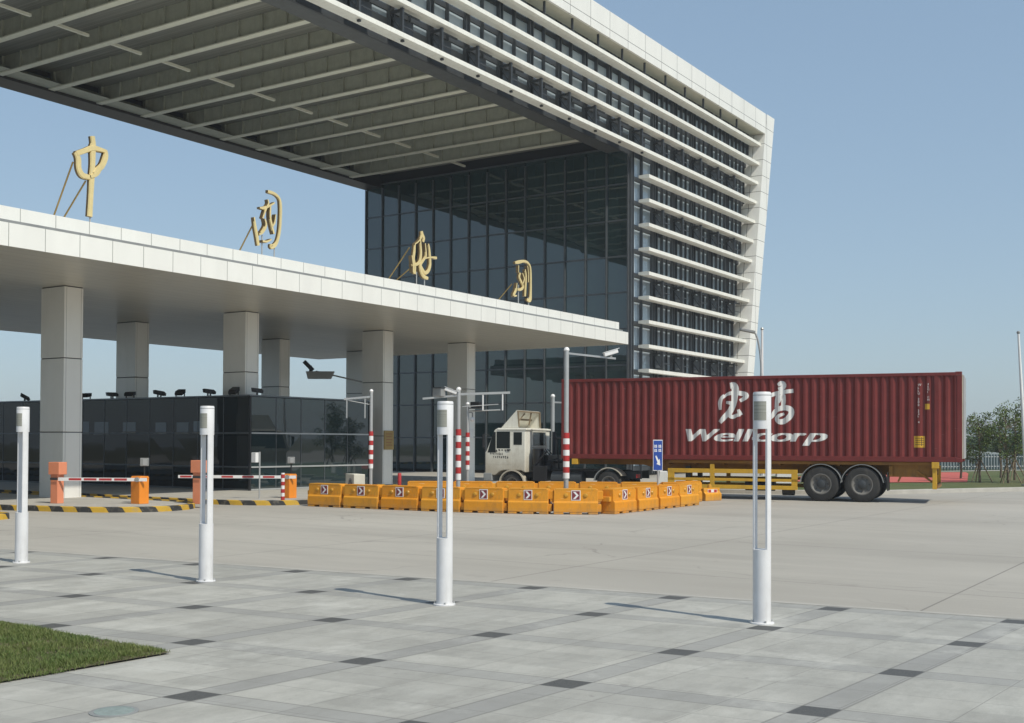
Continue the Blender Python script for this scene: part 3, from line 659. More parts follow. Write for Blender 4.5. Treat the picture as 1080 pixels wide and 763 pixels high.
def outline(st):
    """closed outline of a brush stroke: (x, z, width) points -> smooth polygon"""
    P = [Vector(p) for p in st]; Q = []
    n = len(P)
    for i in range(n-1):
        p0 = P[max(i-1, 0)]; p1 = P[i]; p2 = P[i+1]; p3 = P[min(i+2, n-1)]
        for s in range(4):
            t = s/4
            Q.append(.5*((2*p1)+(-p0+p2)*t+(2*p0-5*p1+4*p2-p3)*t*t+(-p0+3*p1-3*p2+p3)*t**3))
    Q.append(P[-1]); L = []; Rr = []
    for i, q in enumerate(Q):
        d = Q[min(i+1, len(Q)-1)]-Q[max(i-1, 0)]; l = math.hypot(d.x, d.y) or 1
        nx, nz = -d.y/l, d.x/l; w = q.z/2
        L.append((q.x+nx*w, q.y+nz*w)); Rr.append((q.x-nx*w, q.y-nz*w))
    return L, Rr, Q
def stroke_solid(mb, st, y0, y1, inset=.25):
    """brush stroke as a solid with rounded front edges; front at y0 (facing -y)"""
    L, Rr, Q = outline(st); n = len(L)
    rows = []
    for i in range(n):
        l, r = Vector(L[i]), Vector(Rr[i]); m = (l+r)/2; w = (l-r)
        li = m+w*(.5-inset/2); ri = m-w*(.5-inset/2)
        rows.append([(l.x, y1, l.y), (l.x, y0+(y1-y0)*.3, l.y), (li.x, y0, li.y), (ri.x, y0, ri.y), (r.x, y0+(y1-y0)*.3, r.y), (r.x, y1, r.y)])
    vs = [v for r in rows for v in r]; fs = []
    for i in range(n-1):
        for k in range(6): fs.append((i*6+k, i*6+(k+1)%6, (i+1)*6+(k+1)%6, (i+1)*6+k))
    fs += [tuple(range(6)), tuple(range((n-1)*6+5, (n-1)*6-1, -1))]
    mb.add(vs, fs)
def character(strokes, label, feet, backs, kw=1.1):
    xs_ = [p[0] for s in strokes for p in s]; cx = sum(xs_)/len(xs_)
    t = thing('golden_character', label, 'rooftop character', (cx, 24.6, 7.05), 0, 'golden characters standing on the canopy')
    mb = MB()
    for k, s in enumerate(strokes):
        stroke_solid(mb, [(x, z, w*kw) for x, z, w in s], 24.54-.004*k, 24.65+.003*k)
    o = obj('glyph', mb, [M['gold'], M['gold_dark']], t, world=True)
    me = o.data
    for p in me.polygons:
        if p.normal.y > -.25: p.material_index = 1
    for x, z in feet: obj('post', MB().tube([(x, 24.6, 7.04), (x, 24.6, z)], .02, 8), M['galv'], t, world=True)
    for (x, z, dx, dy) in backs: obj('strut', MB().tube([(x, 24.68, z), (x+dx, 24.6+dy, 7.05)], .022, 8), M['brass'], t, world=True)
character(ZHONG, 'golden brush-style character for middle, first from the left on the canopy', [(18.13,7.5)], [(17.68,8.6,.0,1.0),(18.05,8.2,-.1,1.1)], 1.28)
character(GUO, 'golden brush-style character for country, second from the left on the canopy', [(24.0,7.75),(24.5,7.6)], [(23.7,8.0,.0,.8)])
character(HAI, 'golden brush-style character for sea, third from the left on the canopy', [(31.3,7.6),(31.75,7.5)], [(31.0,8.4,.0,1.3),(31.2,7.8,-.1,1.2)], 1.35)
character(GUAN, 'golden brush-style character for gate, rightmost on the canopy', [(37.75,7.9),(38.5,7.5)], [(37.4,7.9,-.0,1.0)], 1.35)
# ------------------------------------------------------------------ truck frame of reference
TP = Vector((34.42, 7.33, 0)); TA = R(100.25)
TU = Vector((math.cos(TA), math.sin(TA), 0)); TN = Vector((-TU.y, TU.x, 0))   # forward, near side (towards camera)
TC = TP - TN*1.22
def tloc(s, z=0): q = TC + TU*s; return (q.x, q.y, z)
# ---- shipping container, local x from rear 0 to front 12.19, near side at y=+1.22
cont = thing('shipping_container', 'long maroon corrugated shipping container with big white lettering, on the trailer', 'container', tloc(0, 1.204), TA)
PER = .25
def prof(s):
    t = (s/PER) % 1.0; d = .042
    if t < .26: return -d
    if t < .5: return -d + d*(t-.26)/.24
    if t < .76: return 0
    return -d*(t-.76)/.24
def breaks(a, b):
    out = {a, b}; k = int(a/PER)-1
    while k*PER < b+PER:
        for q in (0, .26, .5, .76):
            v = (k+q)*PER
            if a < v < b: out.add(round(v, 5))
        k += 1
    return sorted(out)
def corr_panel(side):
    mb = MB(); B = breaks(.14, 12.05); y0 = 1.205*side
    vs = []
    for s in B:
        y = y0 + prof(s)*side
        vs += [(s, y, .15), (s, y, 2.48)]
    fs = [(2*i, 2*i+2, 2*i+3, 2*i+1) for i in range(len(B)-1)]
    return mb.add(vs, fs)
obj('side_panel', corr_panel(1), M['maroon'], cont, fixn=False); obj('side_panel', corr_panel(-1), M['maroon'], cont, fixn=False)
obj('core', MB().box((.1,-1.12,.1),(12.1,1.12,2.5)), M['maroon'], cont)
for s in (-1, 1):
    obj('bottom_rail', MB().box((.12, s*1.22, 0), (12.07, s*1.14, .15)), M['maroon'], cont, bevel=.008)
    obj('top_rail', MB().box((.12, s*1.22, 2.48), (12.07, s*1.14, 2.575)), M['maroon'], cont, bevel=.008)
    for x0, x1 in ((0,.14),(12.05,12.19)): obj('corner_post', MB().box((x0, s*1.219, .12), (x1, s*1.06, 2.47)), M['maroon'], cont, bevel=.01)
    for x0 in (0, 12.01):
        for z0 in (0, 2.471): obj('corner_casting', MB().box((x0, s*1.225, z0), (x0+.18, s*1.05, z0+.12)), M['maroon'], cont, bevel=.012)
obj('roof', MB().box((.12,-1.138,2.5),(12.07,1.138,2.56)), M['maroon'], cont)
for s in (-1, 1):
    d = obj('rear_door', MB().box((-.0, s*.01, .14), (.05, s*1.05, 2.46)), M['maroon'], cont, bevel=.008)
    for y in (.3, .8): obj('lock_rod', MB().tube([(-.03, s*y, .1), (-.03, s*y, 2.5)], .017, 8), M['galv'], d)
obj('door_gasket', MB().box((-.028, 1.10, .1), (-.002, 1.215, 2.5)), simple('door_edge_beige', (.55,.50,.40), .6), cont)
obj('front_wall', MB().box((12.1,-1.06,.14),(12.16,1.06,2.47)), M['maroon'], cont)
obj('side_seam', MB().box((.66,1.19,.15),(.74,1.219,2.48)), M['maroon'], cont)
# painted lettering follows the corrugation
def paint(name, polys, label=None, off=.003, mat='white_letter'):
    """polys: list of faces in (s, z) truck coordinates; cut at every corrugation fold"""
    import bmesh
    bm = bmesh.new()
    for k, (vs, fs) in enumerate(polys):
        vv = [bm.verts.new((x, k*.00015, z-1.204)) for x, z in vs]
        for f in fs:
            try: bm.faces.new([vv[i] for i in f])
            except ValueError: pass
    xs__ = [v.co.x for v in bm.verts]
    for s in breaks(min(xs__)-.01, max(xs__)+.01):
        bmesh.ops.bisect_plane(bm, geom=bm.verts[:]+bm.edges[:]+bm.faces[:], plane_co=(s,0,0), plane_no=(1,0,0))
    for v in bm.verts: v.co.y = 1.205 + prof(v.co.x) + off + v.co.y
    for f in bm.faces:
        f.normal_update()
        if f.normal.y < 0: f.normal_flip()
    me = bpy.data.meshes.new(name); bm.to_mesh(me); bm.free(); me.materials.append(M[mat])
    o = bpy.data.objects.new(name, me); COL.objects.link(o); o.parent = cont; return o
def brush_polys(strokes):
    out = []
    for st in strokes:
        L, Rr, Q = outline([(a, b, w*1.45) for a, b, w in st]); n = len(L)
        out.append((L+Rr, [(i, i+1, n+i+1, n+i) for i in range(n-1)]))
    return out
paint('painted_character', brush_polys(HONG)); paint('painted_character', brush_polys(GAO))
def text_polys(body, size, s_left, z_base, width=None, shear=0, offset=0, vertical=False):
    cu = bpy.data.curves.new('t', 'FONT'); cu.body = body; cu.size = size; cu.shear = shear; cu.offset = offset; cu.resolution_u = 3
    to = bpy.data.objects.new('t', cu); COL.objects.link(to)
    dg = bpy.context.evaluated_depsgraph_get(); me = bpy.data.meshes.new_from_object(to.evaluated_get(dg))
    vs = [(v.co.x, v.co.y) for v in me.vertices]; fs = [tuple(p.vertices) for p in me.polygons]
    bpy.data.objects.remove(to); bpy.data.meshes.remove(me)
    x0 = min(v[0] for v in vs); x1 = max(v[0] for v in vs); k = (width/(x1-x0)) if width else 1
    return ([(s_left-(x-x0)*k, z_base+y) for x, y in vs], fs)
LW = [('W', 8.06, 1.02), ('e', 7.16, .60), ('l', 6.56, .27), ('l', 6.28, .27), ('c', 5.99, .56), ('o', 5.43, .62), ('r', 4.84, .42), ('p', 4.48, .68)]
lp_ = []
for ch, sl_, w_ in LW:
    for dx in (-.045, -.015, .015, .045):
        for dz in (0, .006): lp_.append(text_polys(ch, .545, sl_+dx-.05, 1.78+dz, width=w_-.02, shear=.28, offset=0))
paint('company_lettering', lp_)
codes = []
for i, ch in enumerate('WLLU 200 321 4'):
    if ch != ' ': codes.append(text_polys(ch, .092, 1.19, 3.40-i*.083))
for i, ch in enumerate('45G1 CN'):
    if ch != ' ': codes.append(text_polys(ch, .082, .93, 3.42-i*.075))
paint('container_code', codes)
paint('warning_sticker', [([(1.30,1.62),(1.0,1.62),(1.0,1.95),(1.30,1.95)], [(0,1,2,3)])], mat='yellow')
paint('warning_sticker', [([(1.0,2.72),(.87,2.72),(.87,2.88),(1.0,2.88)], [(0,1,2,3)])], mat='yellow')
paint('sticker_print', [([(1.27,1.70+.06*k),(1.03,1.70+.06*k),(1.03,1.712+.06*k),(1.27,1.712+.06*k)], [(0,1,2,3)]) for k in range(4)]+[([(1.10,1.66),(1.085,1.66),(1.085,1.92),(1.10,1.92)], [(0,1,2,3)])], off=.006, mat='black')

# ---- semi trailer
tr = thing('semi_trailer', 'orange-yellow flatbed semi trailer with yellow side guards, carrying the maroon container', 'trailer', tloc(0), TA)
for s in (-1, 1):
    obj('main_beam', MB().prism([(.72,.80),(8.6,.80),(9.6,1.02),(12.0,1.02),(12.0,1.19),(.72,1.19)], s*.42, s*.56), M['chassis'], tr, bevel=.006)
    obj('side_rail', MB().box((.72, s*1.12, 1.10), (8.6, s*1.04, 1.19)), M['chassis'], tr)
for x in [.8+i*.87 for i in range(10)]: obj('cross_member', MB().box((x, -1.03, 1.06), (x+.07, 1.03, 1.17)), M['chassis'], tr)
obj('skirt_beam', MB().box((1.9, 1.02, .78), (2.0, 1.1, 1.07)).box((.72,.98,.76),(2.0,1.0,1.18)), M['chassis'], tr)
for s in (-1, 1):   # side guard frames
    y0, y1 = s*1.17, s*1.12
    gd = obj('side_guard', MB().box((4.62,y0,.80),(8.63,y1,.93)).box((4.62,y0,.56),(8.63,y1,.645)).box((4.62,y0,.32),(8.63,y1,.44)).box((4.62,y0,.44),(4.80,y1,.80)).box((8.42,y0,.44),(8.63,y1,.80)), M['yellow'], tr, bevel=.006)
    obj('upright', MB().box((7.15,s*1.175,.31),(7.28,s*1.11,1.08)), M['yellow'], gd); obj('upright', MB().box((5.9,s*1.115,.31),(5.96,s*1.08,1.08)), M['yellow'], gd)
# wheels
def wheel(name, parent, x, y, r, w, side, mat_r='rim'):
    c = (x, y, r)
    k = side
    wh = obj(name, MB().lathe([(r*.56, -w/2*k), (r*.90, -w/2*k), (r*.97, -w*.42*k), (r, -w*.3*k), (r, w*.3*k), (r*.97, w*.42*k), (r*.90, w/2*k), (r*.60, w/2*k), (r*.58, w*.3*k)], c, 'y', 36, (0,0)), M['rubber'], parent, smooth=True)
    obj('rim', MB().lathe([(r*.60, w*.49*k), (r*.55, w*.5*k), (r*.50, w*.30*k), (r*.30, w*.10*k), (r*.26, w*.12*k)], c, 'y', 30, (0,1)), M[mat_r], wh, smooth=True)
    obj('hub', MB().lathe([(r*.25, w*.1*k), (r*.25, w*.40*k), (r*.18, w*.46*k), (r*.06, w*.5*k)], c, 'y', 20), M['dark_steel'], wh, smooth=True)
    m = MB()
    for i in range(8):
        a = 2*math.pi*i/8; p = (x+r*.38*math.cos(a), y+w*.2*k, r+r*.38*math.sin(a)); m.tube([p, (p[0], y+w*.33*k, p[2])], .018, 6)
    obj('wheel_nuts', m, M['dark_steel'], wh)
    return wh
for x in (2.75, 3.93):
    for s in (-1, 1):
        wheel('wheel', tr, x, s*1.06, .52, .25, s); wheel('wheel', tr, x, s*.76, .52, .25, s)
    obj('axle', MB().tube([(x,-1.0,.52),(x,1.0,.52)], .07, 10), M['dark_steel'], tr)
def fender(parent, cx, r, y0, y1, mat, a0=15, a1=165, cz=None, th=.02):
    cz = cz or r*.95
    n = 16; pts = [(cx+(r)*math.cos(R(a0+(a1-a0)*i/n)), cz+(r)*math.sin(R(a0+(a1-a0)*i/n))) for i in range(n+1)]
    vs = []; fs = []
    for (x, z) in pts:
        d = Vector((x-cx, z-cz)).normalized()*th
        vs += [(x, y0, z), (x, y1, z), (x+d.x, y1, z+d.y), (x+d.x, y0, z+d.y)]
    for i in range(n):
        for k in range(4): fs.append((i*4+k, i*4+(k+1)%4, (i+1)*4+(k+1)%4, (i+1)*4+k))
    fs += [(0,1,2,3), (n*4+3, n*4+2, n*4+1, n*4)]
    return obj('mudguard', MB().add(vs, fs), mat, parent)
for x in (2.75, 3.93): fender(tr, x, .60, .62, 1.2, M['steel_grey'], 5, 172, .5)
for s in (-1, 1):
    obj('landing_leg', MB().box((8.0, s*.7, .25), (8.14, s*.84, 1.0)).box((7.92, s*.64, .2), (8.22, s*.9, .25)), M['dark_steel'], tr)
obj('air_tank', MB().tube([(5.4,.55,.42),(6.3,.55,.42)], .16, 16), M['black'], tr, smooth=True)
obj('air_tank', MB().tube([(4.75,.9,.30),(5.1,.9,.30)], .15, 16), M['black'], tr, smooth=True)
obj('bumper_post', MB().box((.68, 1.06, .42), (.80, 1.19, 1.07)), M['yellow'], tr, bevel=.006)
obj('bumper_post', MB().box((.68, -1.19, .42), (.80, -1.06, 1.07)), M['yellow'], tr)
obj('rear_bumper', MB().box((.66, -1.18, .44), (.72, 1.18, .56)), M['chassis'], tr)
obj('brace', MB().bar((.8, 1.1, .62), (1.25, 1.0, .95), .05, .05).bar((1.75, 1.0, .62), (1.6, 1.0, .95), .05, .05), M['chassis'], tr)
for x in (.62, 11.62):
    obj('twist_lock', MB().box((x, 1.02, 1.02), (x+.2, 1.235, 1.198)), M['yellow'], tr, bevel=.01)
obj('mud_flap', MB().box((2.02,.62,.35),(2.05,1.18,.9)), M['rubber'], tr)

# ---- tractor unit
tt = thing('tractor_truck', 'dusty cream cab-over tractor truck with an open roof wind deflector, hauling the container', 'truck', tloc(12), TA)
def T(name, mb, mat, parent=None, **k):
    mb.v = [(v[0]-12, v[1], v[2]) for v in mb.v] if not getattr(mb, 'done', False) else mb.v
    mb.done = True
    return obj(name, mb, mat, parent or tt, **k)
arch = [(14.58,.72)] + [(13.98+.60*math.cos(R(a)), .42+.60*math.sin(R(a))) for a in range(30, 151, 12)] + [(13.42,.72)]
arch = [p if p[1] < .80 else (p[0], p[1]*.8+.165) for p in arch]
side = [(13.5,.84),(13.5,2.16),(13.56,2.2),(14.5,2.2),(14.62,2.14),(14.90,1.48),(14.96,1.38),(14.96,.70),(14.62,.70)] + arch[1:-1]
side = [(13.5,.72),(13.5,2.16),(13.56,2.2),(14.5,2.2),(14.62,2.14),(14.90,1.48),(14.96,1.38),(14.96,.64),(14.60,.62),(14.45,.74),(14.3,.79),(13.66,.79)]
body = T('cab_body', MB().prism(side, -1.12, 1.12), M['cab'], bevel=.03)
T('roof_lip', MB().box((13.46,-1.14,2.12),(14.5,1.14,2.19)), M['cab'], bevel=.02)
for s in (-1, 1):
    a, b = s*1.105, s*1.126
    d = T('door', MB().prism([(13.99,.98),(14.86,.98),(14.90,1.36),(14.62,2.10),(13.99,2.10)], s*1.10, s*1.122), M['cab'], bevel=.006)
    T('window', MB().prism([(14.05,1.52),(14.54,1.52),(14.54,2.08),(14.05,2.08)], a, b), M['cab_glass'], d)
    T('quarter_window', MB().prism([(14.57,1.38),(14.865,1.38),(14.66,2.07),(14.57,2.07)], a, b), M['cab_glass'], d)
    T('handle', MB().box((14.03,s*1.122,1.45),(14.16,s*1.145,1.49)), M['black'], d)
    if s == 1:
        lm = MB(); rnd = random.Random(3)
        for z, x0, x1, n in ((1.445,14.60,14.06,5),(1.335,14.78,14.3,9),(1.225,14.68,14.1,8)):
            for i in range(n):
                xx = x0+(x1-x0)*(i+.5)/n; w = abs(x1-x0)/n*.36
                for q in range(3):
                    zz_ = z+rnd.uniform(-.035,.035); lm.box((xx-w*rnd.uniform(.3,1), 1.1225, zz_-.01), (xx+w*rnd.uniform(.3,1), 1.1245, zz_+.01))
                lm.box((xx-.006+rnd.uniform(-w,w)*.5, 1.1225, z-.035), (xx+.006, 1.1246, z+.035))
        T('door_lettering', lm, M['black'], d)
    T('rear_side_window', MB().prism([(13.62,1.64),(13.92,1.64),(13.92,2.06),(13.62,2.06)], a, b), M['cab_glass'])
    mm = T('mirror', MB().box((14.92,s*1.22,1.55),(14.96,s*1.36,1.98)), M['black'], bevel=.01)
    T('mirror_arm', MB().tube([(14.8,s*1.12,1.95),(14.94,s*1.28,2.0)], .012, 6).tube([(14.9,s*1.12,1.45),(14.94,s*1.28,1.52)], .012, 6), M['black'], mm)
T('windshield', MB().add([(14.905,-1.0,1.5),(14.905,1.0,1.5),(14.64,.98,2.12),(14.64,-.98,2.12),(14.89,-1.0,1.5),(14.89,1.0,1.5),(14.62,.98,2.12),(14.62,-.98,2.12)], [(0,1,2,3),(4,7,6,5),(0,4,5,1),(1,5,6,2),(2,6,7,3),(3,7,4,0)]), M['cab_glass'])
T('rear_window', MB().box((13.485,-.67,1.62),(13.502,.45,2.05)), M['cab_glass'])
T('rear_panel_frame', MB().box((13.48,-.75,1.56),(13.5,.53,1.60)).box((13.48,-.75,2.07),(13.5,.53,2.1)).box((13.48,.48,1.60),(13.5,.53,2.07)).box((13.48,-.75,1.6),(13.5,-.70,2.07)), M['cab'])
T('bumper', MB().box((14.7,-1.13,.42),(15.02,1.13,.70)), M['steel_grey'], bevel=.03)
# wind deflector: hollow shell open to the rear
wd = T('wind_deflector', MB().add(
    [(14.42,-1.0,2.21),(14.42,1.0,2.21),(13.86,1.0,2.80),(13.86,-1.0,2.80),(13.80,1.0,2.21),(13.80,-1.0,2.21),
     (14.38,-.96,2.215),(14.38,.96,2.215),(13.86,.96,2.77),(13.86,-.96,2.77),(13.80,.96,2.215),(13.80,-.96,2.215)],
    [(0,1,2,3),(1,4,2),(0,3,5),(6,9,8,7),(7,8,10),(6,11,9),(2,4,10,8),(3,2,8,9),(5,3,9,11)]), M['cab'], fixn=False)
T('deflector_frame', MB().bar((13.83,-.97,2.76),(13.83,.97,2.76),.05,.05).bar((13.83,.97,2.78),(13.80,.97,2.24),.05,.05).bar((13.83,-.97,2.78),(13.80,-.97,2.24),.05,.05).bar((14.1,-.9,2.5),(14.1,.9,2.5),.03,.06).bar((13.95,-.3,2.3),(13.87,-.3,2.74),.04,.04).bar((14.0,.9,2.25),(13.9,.2,2.7),.03,.03), M['stake'], wd)
# wheel arches, wheels
for s in (-1, 1):
    wheel('wheel', tt, 1.98, s*1.0, .35, .22, s)
    for q in (1.0, .74): wheel('wheel', tt, -1.4, s*q, .41, .22, s)
    f = fender(tt, 1.98, .42, s*.85, s*1.15, M['cab'], 10, 170, .35, .04)
fender(tt, -1.4, .49, .62, 1.14, M['cab'], 60, 150, .41, .03); fender(tt, -1.4, .485, .62, 1.14, M['steel_grey'], 10, 60, .41, .03)
for s in (-1, 1): T('frame_rail', MB().box((9.7, s*.38, .55), (14.6, s*.46, .78)), M['dark_steel'])
T('chassis_deck', MB().box((11.2,-.8,.78),(13.4,.8,.84)), M['black'])
T('fuel_tank', MB().tube([(11.55,.85,.52),(12.6,.85,.52)], .26, 18), M['dark_steel'], smooth=True)
T('battery_box', MB().box((12.75,.6,.45),(13.25,1.08,.95)), M['black'], bevel=.02)
T('air_cleaner', MB().tube([(13.2,.7,.9),(13.2,.7,1.52)], .19, 16), M['black'], smooth=True)
T('equipment_rack', MB().box((12.95,-.9,.84),(13.3,.45,1.3)).box((12.7,-.6,.84),(12.95,.6,1.12)).bar((13.3,.95,.9),(12.8,.9,1.45),.06,.06).bar((12.6,.3,.84),(12.7,.3,1.9),.05,.05).bar((12.6,-.5,.84),(12.7,-.5,1.9),.05,.05).bar((12.7,-.5,1.88),(12.7,.3,1.88),.05,.05), M['black'], bevel=.012)
T('exhaust_stack', MB().tube([(13.25,-.9,.8),(13.25,-.9,2.1)], .07, 12), M['dark_steel'])
hs = MB()
for q in range(4):
    y = -.4+.22*q; hs.tube([(13.3,y,1.5),(13.0,y+.05,1.2-.05*q),(12.6,y,1.05),(12.3,y,1.3),(12.18,y,1.5)], .018, 6)
T('air_hoses', hs, M['black'])
T('rear_lamp', MB().box((9.66,.7,.6),(9.7,1.05,.72)), M['red'])

# ------------------------------------------------------------------ water-filled traffic barriers
def make_barrier():
    t = thing('traffic_barrier', None, 'barrier', (0,0,0), 0, 'orange plastic barriers around the lane island')
    L = 1.16; h = L/2
    prof_ = [(-.20,.05),(-.20,.28),(-.155,.325),(-.15,.60),(.15,.60),(.155,.325),(.20,.28),(.20,.05)]
    mb = MB().prism([(p[0], p[1]) for p in prof_], -h+.06, h-.10, axis='x')
    mb.box((-h+.06,-.195,0),(-.30,.195,.05)).box((-.16,-.195,0),(.12,.195,.05)).box((.26,-.195,0),(h-.10,.195,.05))
    obj('body', mb, M['barrier'], t, bevel=.014)
    for cb_ in (((h-.11,-.11,.36),(h+.02,.11,.56)), ((h-.11,-.12,.06),(h-.02,.12,.24)), ((-h-.02,-.10,.30),(-h+.07,.10,.42))): obj('coupling', MB().box(*cb_), M['barrier'], t, bevel=.012)
    obj('ridge', MB().box((-h+.07,-.164,.325),(h-.11,-.15,.34)).box((-h+.1,-.156,.585),(h-.14,.156,.612)), M['barrier'], t, bevel=.004)
    for x in (-.24, .20):
        obj('reflector', MB().lathe([(.055,-.166),(.055,-.152),(.035,-.182),(.01,-.188)][::-1], (x,0,.455), 'y', 14), M['amber'], t, smooth=True)
    pl_ = obj('chevron_plate', MB().box((-.125,-.168,.335),(.085,-.156,.575)), M['white_paint'], t)
    obj('plate_face', MB().box((-.108,-.1705,.352),(.068,-.1685,.558)), M['maroon_sign'], pl_)
    c = MB()
    for sg in (1, -1):
        z0 = .455
        c.add([(-.085,-.1725,z0+sg*.085),(-.030,-.1725,z0+sg*.085),(.045,-.1725,z0),(-.010,-.1725,z0)], [(0,1,2,3)])
    obj('chevron', c, M['white_paint'], pl_)
    return t
bar0 = make_barrier(); first = [True]
def place_barrier(p, q, label, zoff=0, scale=None):
    """unit from ground point p to q, printed face to the right of p->q seen from above (towards -normal)"""
    o = bar0 if first[0] else copy_tree(bar0); first[0] = False
    d = Vector((q[0]-p[0], q[1]-p[1], 0)); a = math.atan2(d.y, d.x)
    o.location = ((p[0]+q[0])/2, (p[1]+q[1])/2, zoff); o.rotation_euler = (0, 0, a + random.uniform(-.03,.03)); k = d.length/1.10
    o.scale = (k, 1, 1); o['label'] = label; return o
FR = [(22.72,21.35),(22.72,20.12),(22.78,18.9),(22.84,17.68),(22.98,16.5),(23.25,15.42),(23.66,14.42),(24.25,13.42)]
names = ['leftmost','second from the left','third from the left','fourth from the left','fifth from the left, behind the thick lamp post','sixth from the left','at the right front corner']
# seen from the camera (at -x), left end = large y; unit axis must run so that -y local faces the camera
for i in range(7): place_barrier(FR[i], FR[i+1], 'orange plastic barrier of the front row, '+names[i])
SR = [(24.38,13.32)]
for i in range(4): SR.append((24.38+1.31*(i+1), 13.32+.03*(i+1)))
nm = ['first right of the corner','second right of the corner','third right of the corner','fourth and last right of the corner']
for i in range(4): place_barrier(SR[i], SR[i+1], 'orange barrier of the sunlit short side, '+nm[i])
BR = [(25.55,20.4),(26.3,19.35),(27.0,18.35),(27.65,17.35),(28.25,16.35),(28.85,15.35),(29.5,14.4),(30.2,13.6)]
nb = ['leftmost, left of the banded poles','second from the left','in front of the cab door','below the rear of the cab','in front of the tractor drive wheel','sixth from the left','rightmost, below the blue sign']
for i in range(7):
    o = place_barrier(BR[i], BR[i+1], 'orange barrier of the back row before the truck, '+nb[i])
    for ch in [k for k in bpy.data.objects if k.parent == o and k.name.startswith('chevron_plate')]:
        for c2 in [k for k in bpy.data.objects if k.parent == ch]: bpy.data.objects.remove(c2)
        bpy.data.objects.remove(ch)
place_barrier((30.6,14.35),(31.5,14.15), 'orange barrier standing under the front of the yellow side guard')
# small barrier with lamp
sb = thing('short_barrier', 'small orange barrier with red and white reflector plate and amber lamp, below the trailer guard', 'barrier', (32.1, 14.05, 0), R(-15))
obj('body', MB().prism([(-.16,0),(-.16,.2),(-.09,.27),(-.09,.38),(.09,.38),(.09,.27),(.16,.2),(.16,0)], -.38, .38, axis='x'), M['barrier'], sb, bevel=.012)
ps = obj('reflector_plate', MB().box((-.22,-.115,.14),(.22,-.1,.34)), M['white_paint'], sb)
obj('red_blocks', MB().box((-.2,-.118,.25),(-.07,-.116,.33)).box((.07,-.118,.25),(.2,-.116,.33)).box((-.07,-.118,.15),(.07,-.116,.25)), M['red'], ps)
obj('lamp', MB().lathe([(.07,.38),(.07,.42),(.05,.48),(.01,.5)], (0,0,0), 'z', 14), M['amber'], sb, smooth=True)
# ------------------------------------------------------------------ white lamp posts on the plaza
def lamp_post(loc, label, h=2.15):
    t = thing('lamp_post', label, 'lamp post', (*loc, .004), R(-4), 'slotted white lamp posts along the plaza')
    r = .085; z0, z1 = .70, h-.35
    obj('base_section', MB().lathe([(r, .012), (r, z0)], (0,0,0), 'z', 36), M['lamp_white'], t, smooth=True)
    obj('base_flange', MB().lathe([(.115, 0), (.115, .012), (.11, .016)], (0,0,0), 'z', 28), M['lamp_white'], t)
    bm_ = MB()
    for a in (45, 135, 225, 315): bm_.tube([(.1*math.cos(R(a)), .1*math.sin(R(a)), .015), (.1*math.cos(R(a)), .1*math.sin(R(a)), .035)], .01, 6)
    obj('bolts', bm_, M['galv'], t)
    for s, yc in ((1, .074), (-1, .067)):
        n = 8; xe = .034 if s == 1 else .042; aa = math.acos(xe/r)
        pts = [(r*math.cos(aa+(math.pi-2*aa)*i/n), s*r*math.sin(aa+(math.pi-2*aa)*i/n)) for i in range(n+1)]
        pts = pts + [(-xe, s*(yc-.012)), (xe, s*(yc-.012))]
        obj('side_post', MB().prism(pts, z0-.001, z1+.001, axis='z'), M['lamp_white'], t, smooth=True)
    obj('head', MB().lathe([(r, z1), (r, h-.012), (r-.006, h)], (0,0,0), 'z', 36), M['lamp_white'], t, smooth=True)
    # recessed louvre panel on the face turned to the plaza
    n = 8; pts = [(-(r+.002)*math.cos(a), (r+.002)*math.sin(a)) for a in [R(-52+88*i/n) for i in range(n+1)]]
    pts2 = [(-(r-.01)*math.cos(a), (r-.01)*math.sin(a)) for a in [R(-52+88*i/n) for i in range(n+1)]][::-1]
    lv = obj('lamp_louvre', MB().prism(pts+pts2, h-.27, h-.09, axis='z'), M['louvre'], t)
    obj('cap_seam', MB().lathe([(r+.001, h-.034), (r+.001, h-.028)], (0,0,0), 'z', 36), M['steel_grey'], t)
lamp_post((9.66, 14.54), 'slotted white lamp post at the far left, before the left clad column', 2.17)
lamp_post((9.66, 10.81), 'slotted white lamp post standing before the booth, second from the left', 2.13)
lamp_post((9.70, 7.23), 'slotted white lamp post before the orange barriers, third from the left', 2.13)
lamp_post((10.43, 4.03), 'nearest slotted white lamp post, in front of the maroon container', 2.19)

# drain lid
t = thing('inspection_cover', 'round grey glass inspection cover set in the paving near the grass', 'cover', (4.68, 6.06, .004))
obj('frame', MB().lathe([(.15, 0), (.15, .006), (.125, .007)], (0,0,0), 'z', 32), M['steel_grey'], t)
obj('lid', MB().lathe([(.124, .0), (.122, .009), (.05, .010)], (0,0,0), 'z', 32), simple('lid_glass', (.26,.32,.31), .25, var=.15, scale=20), t)

# ------------------------------------------------------------------ camera poles
def ball(p, r): return MB().lathe([(r*.05, -r), (r*.7, -r*.7), (r, 0), (r*.7, r*.7), (r*.05, r)], p, 'z', 12)
def pole(name, label, loc, h, bands=None, r=.045, group='red and white camera poles'):
    """bands: (z_low, z_high, number) of the red rings"""
    t = thing(name, label, 'pole', (*loc, 0), 0, group)
    obj('post', MB().lathe([(r*1.25, 0), (r*1.25, .05), (r, .06), (r, h-.05)], (0,0,0), 'z', 16), M['galv'], t, smooth=True)
    obj('finial', ball((0,0,h-.02), r*1.25), M['white_paint'], t, smooth=True)
    if bands:
        z0, z1, n = bands; st = (z1-z0)/(2*n-.0)
        for i in range(2*n): obj('band', MB().lathe([(r*1.35, z0+st*i), (r*1.35, z0+st*(i+1)-.002)], (0,0,0), 'z', 16), M['red'] if i % 2 else M['white_paint'], t, smooth=True)
    return t
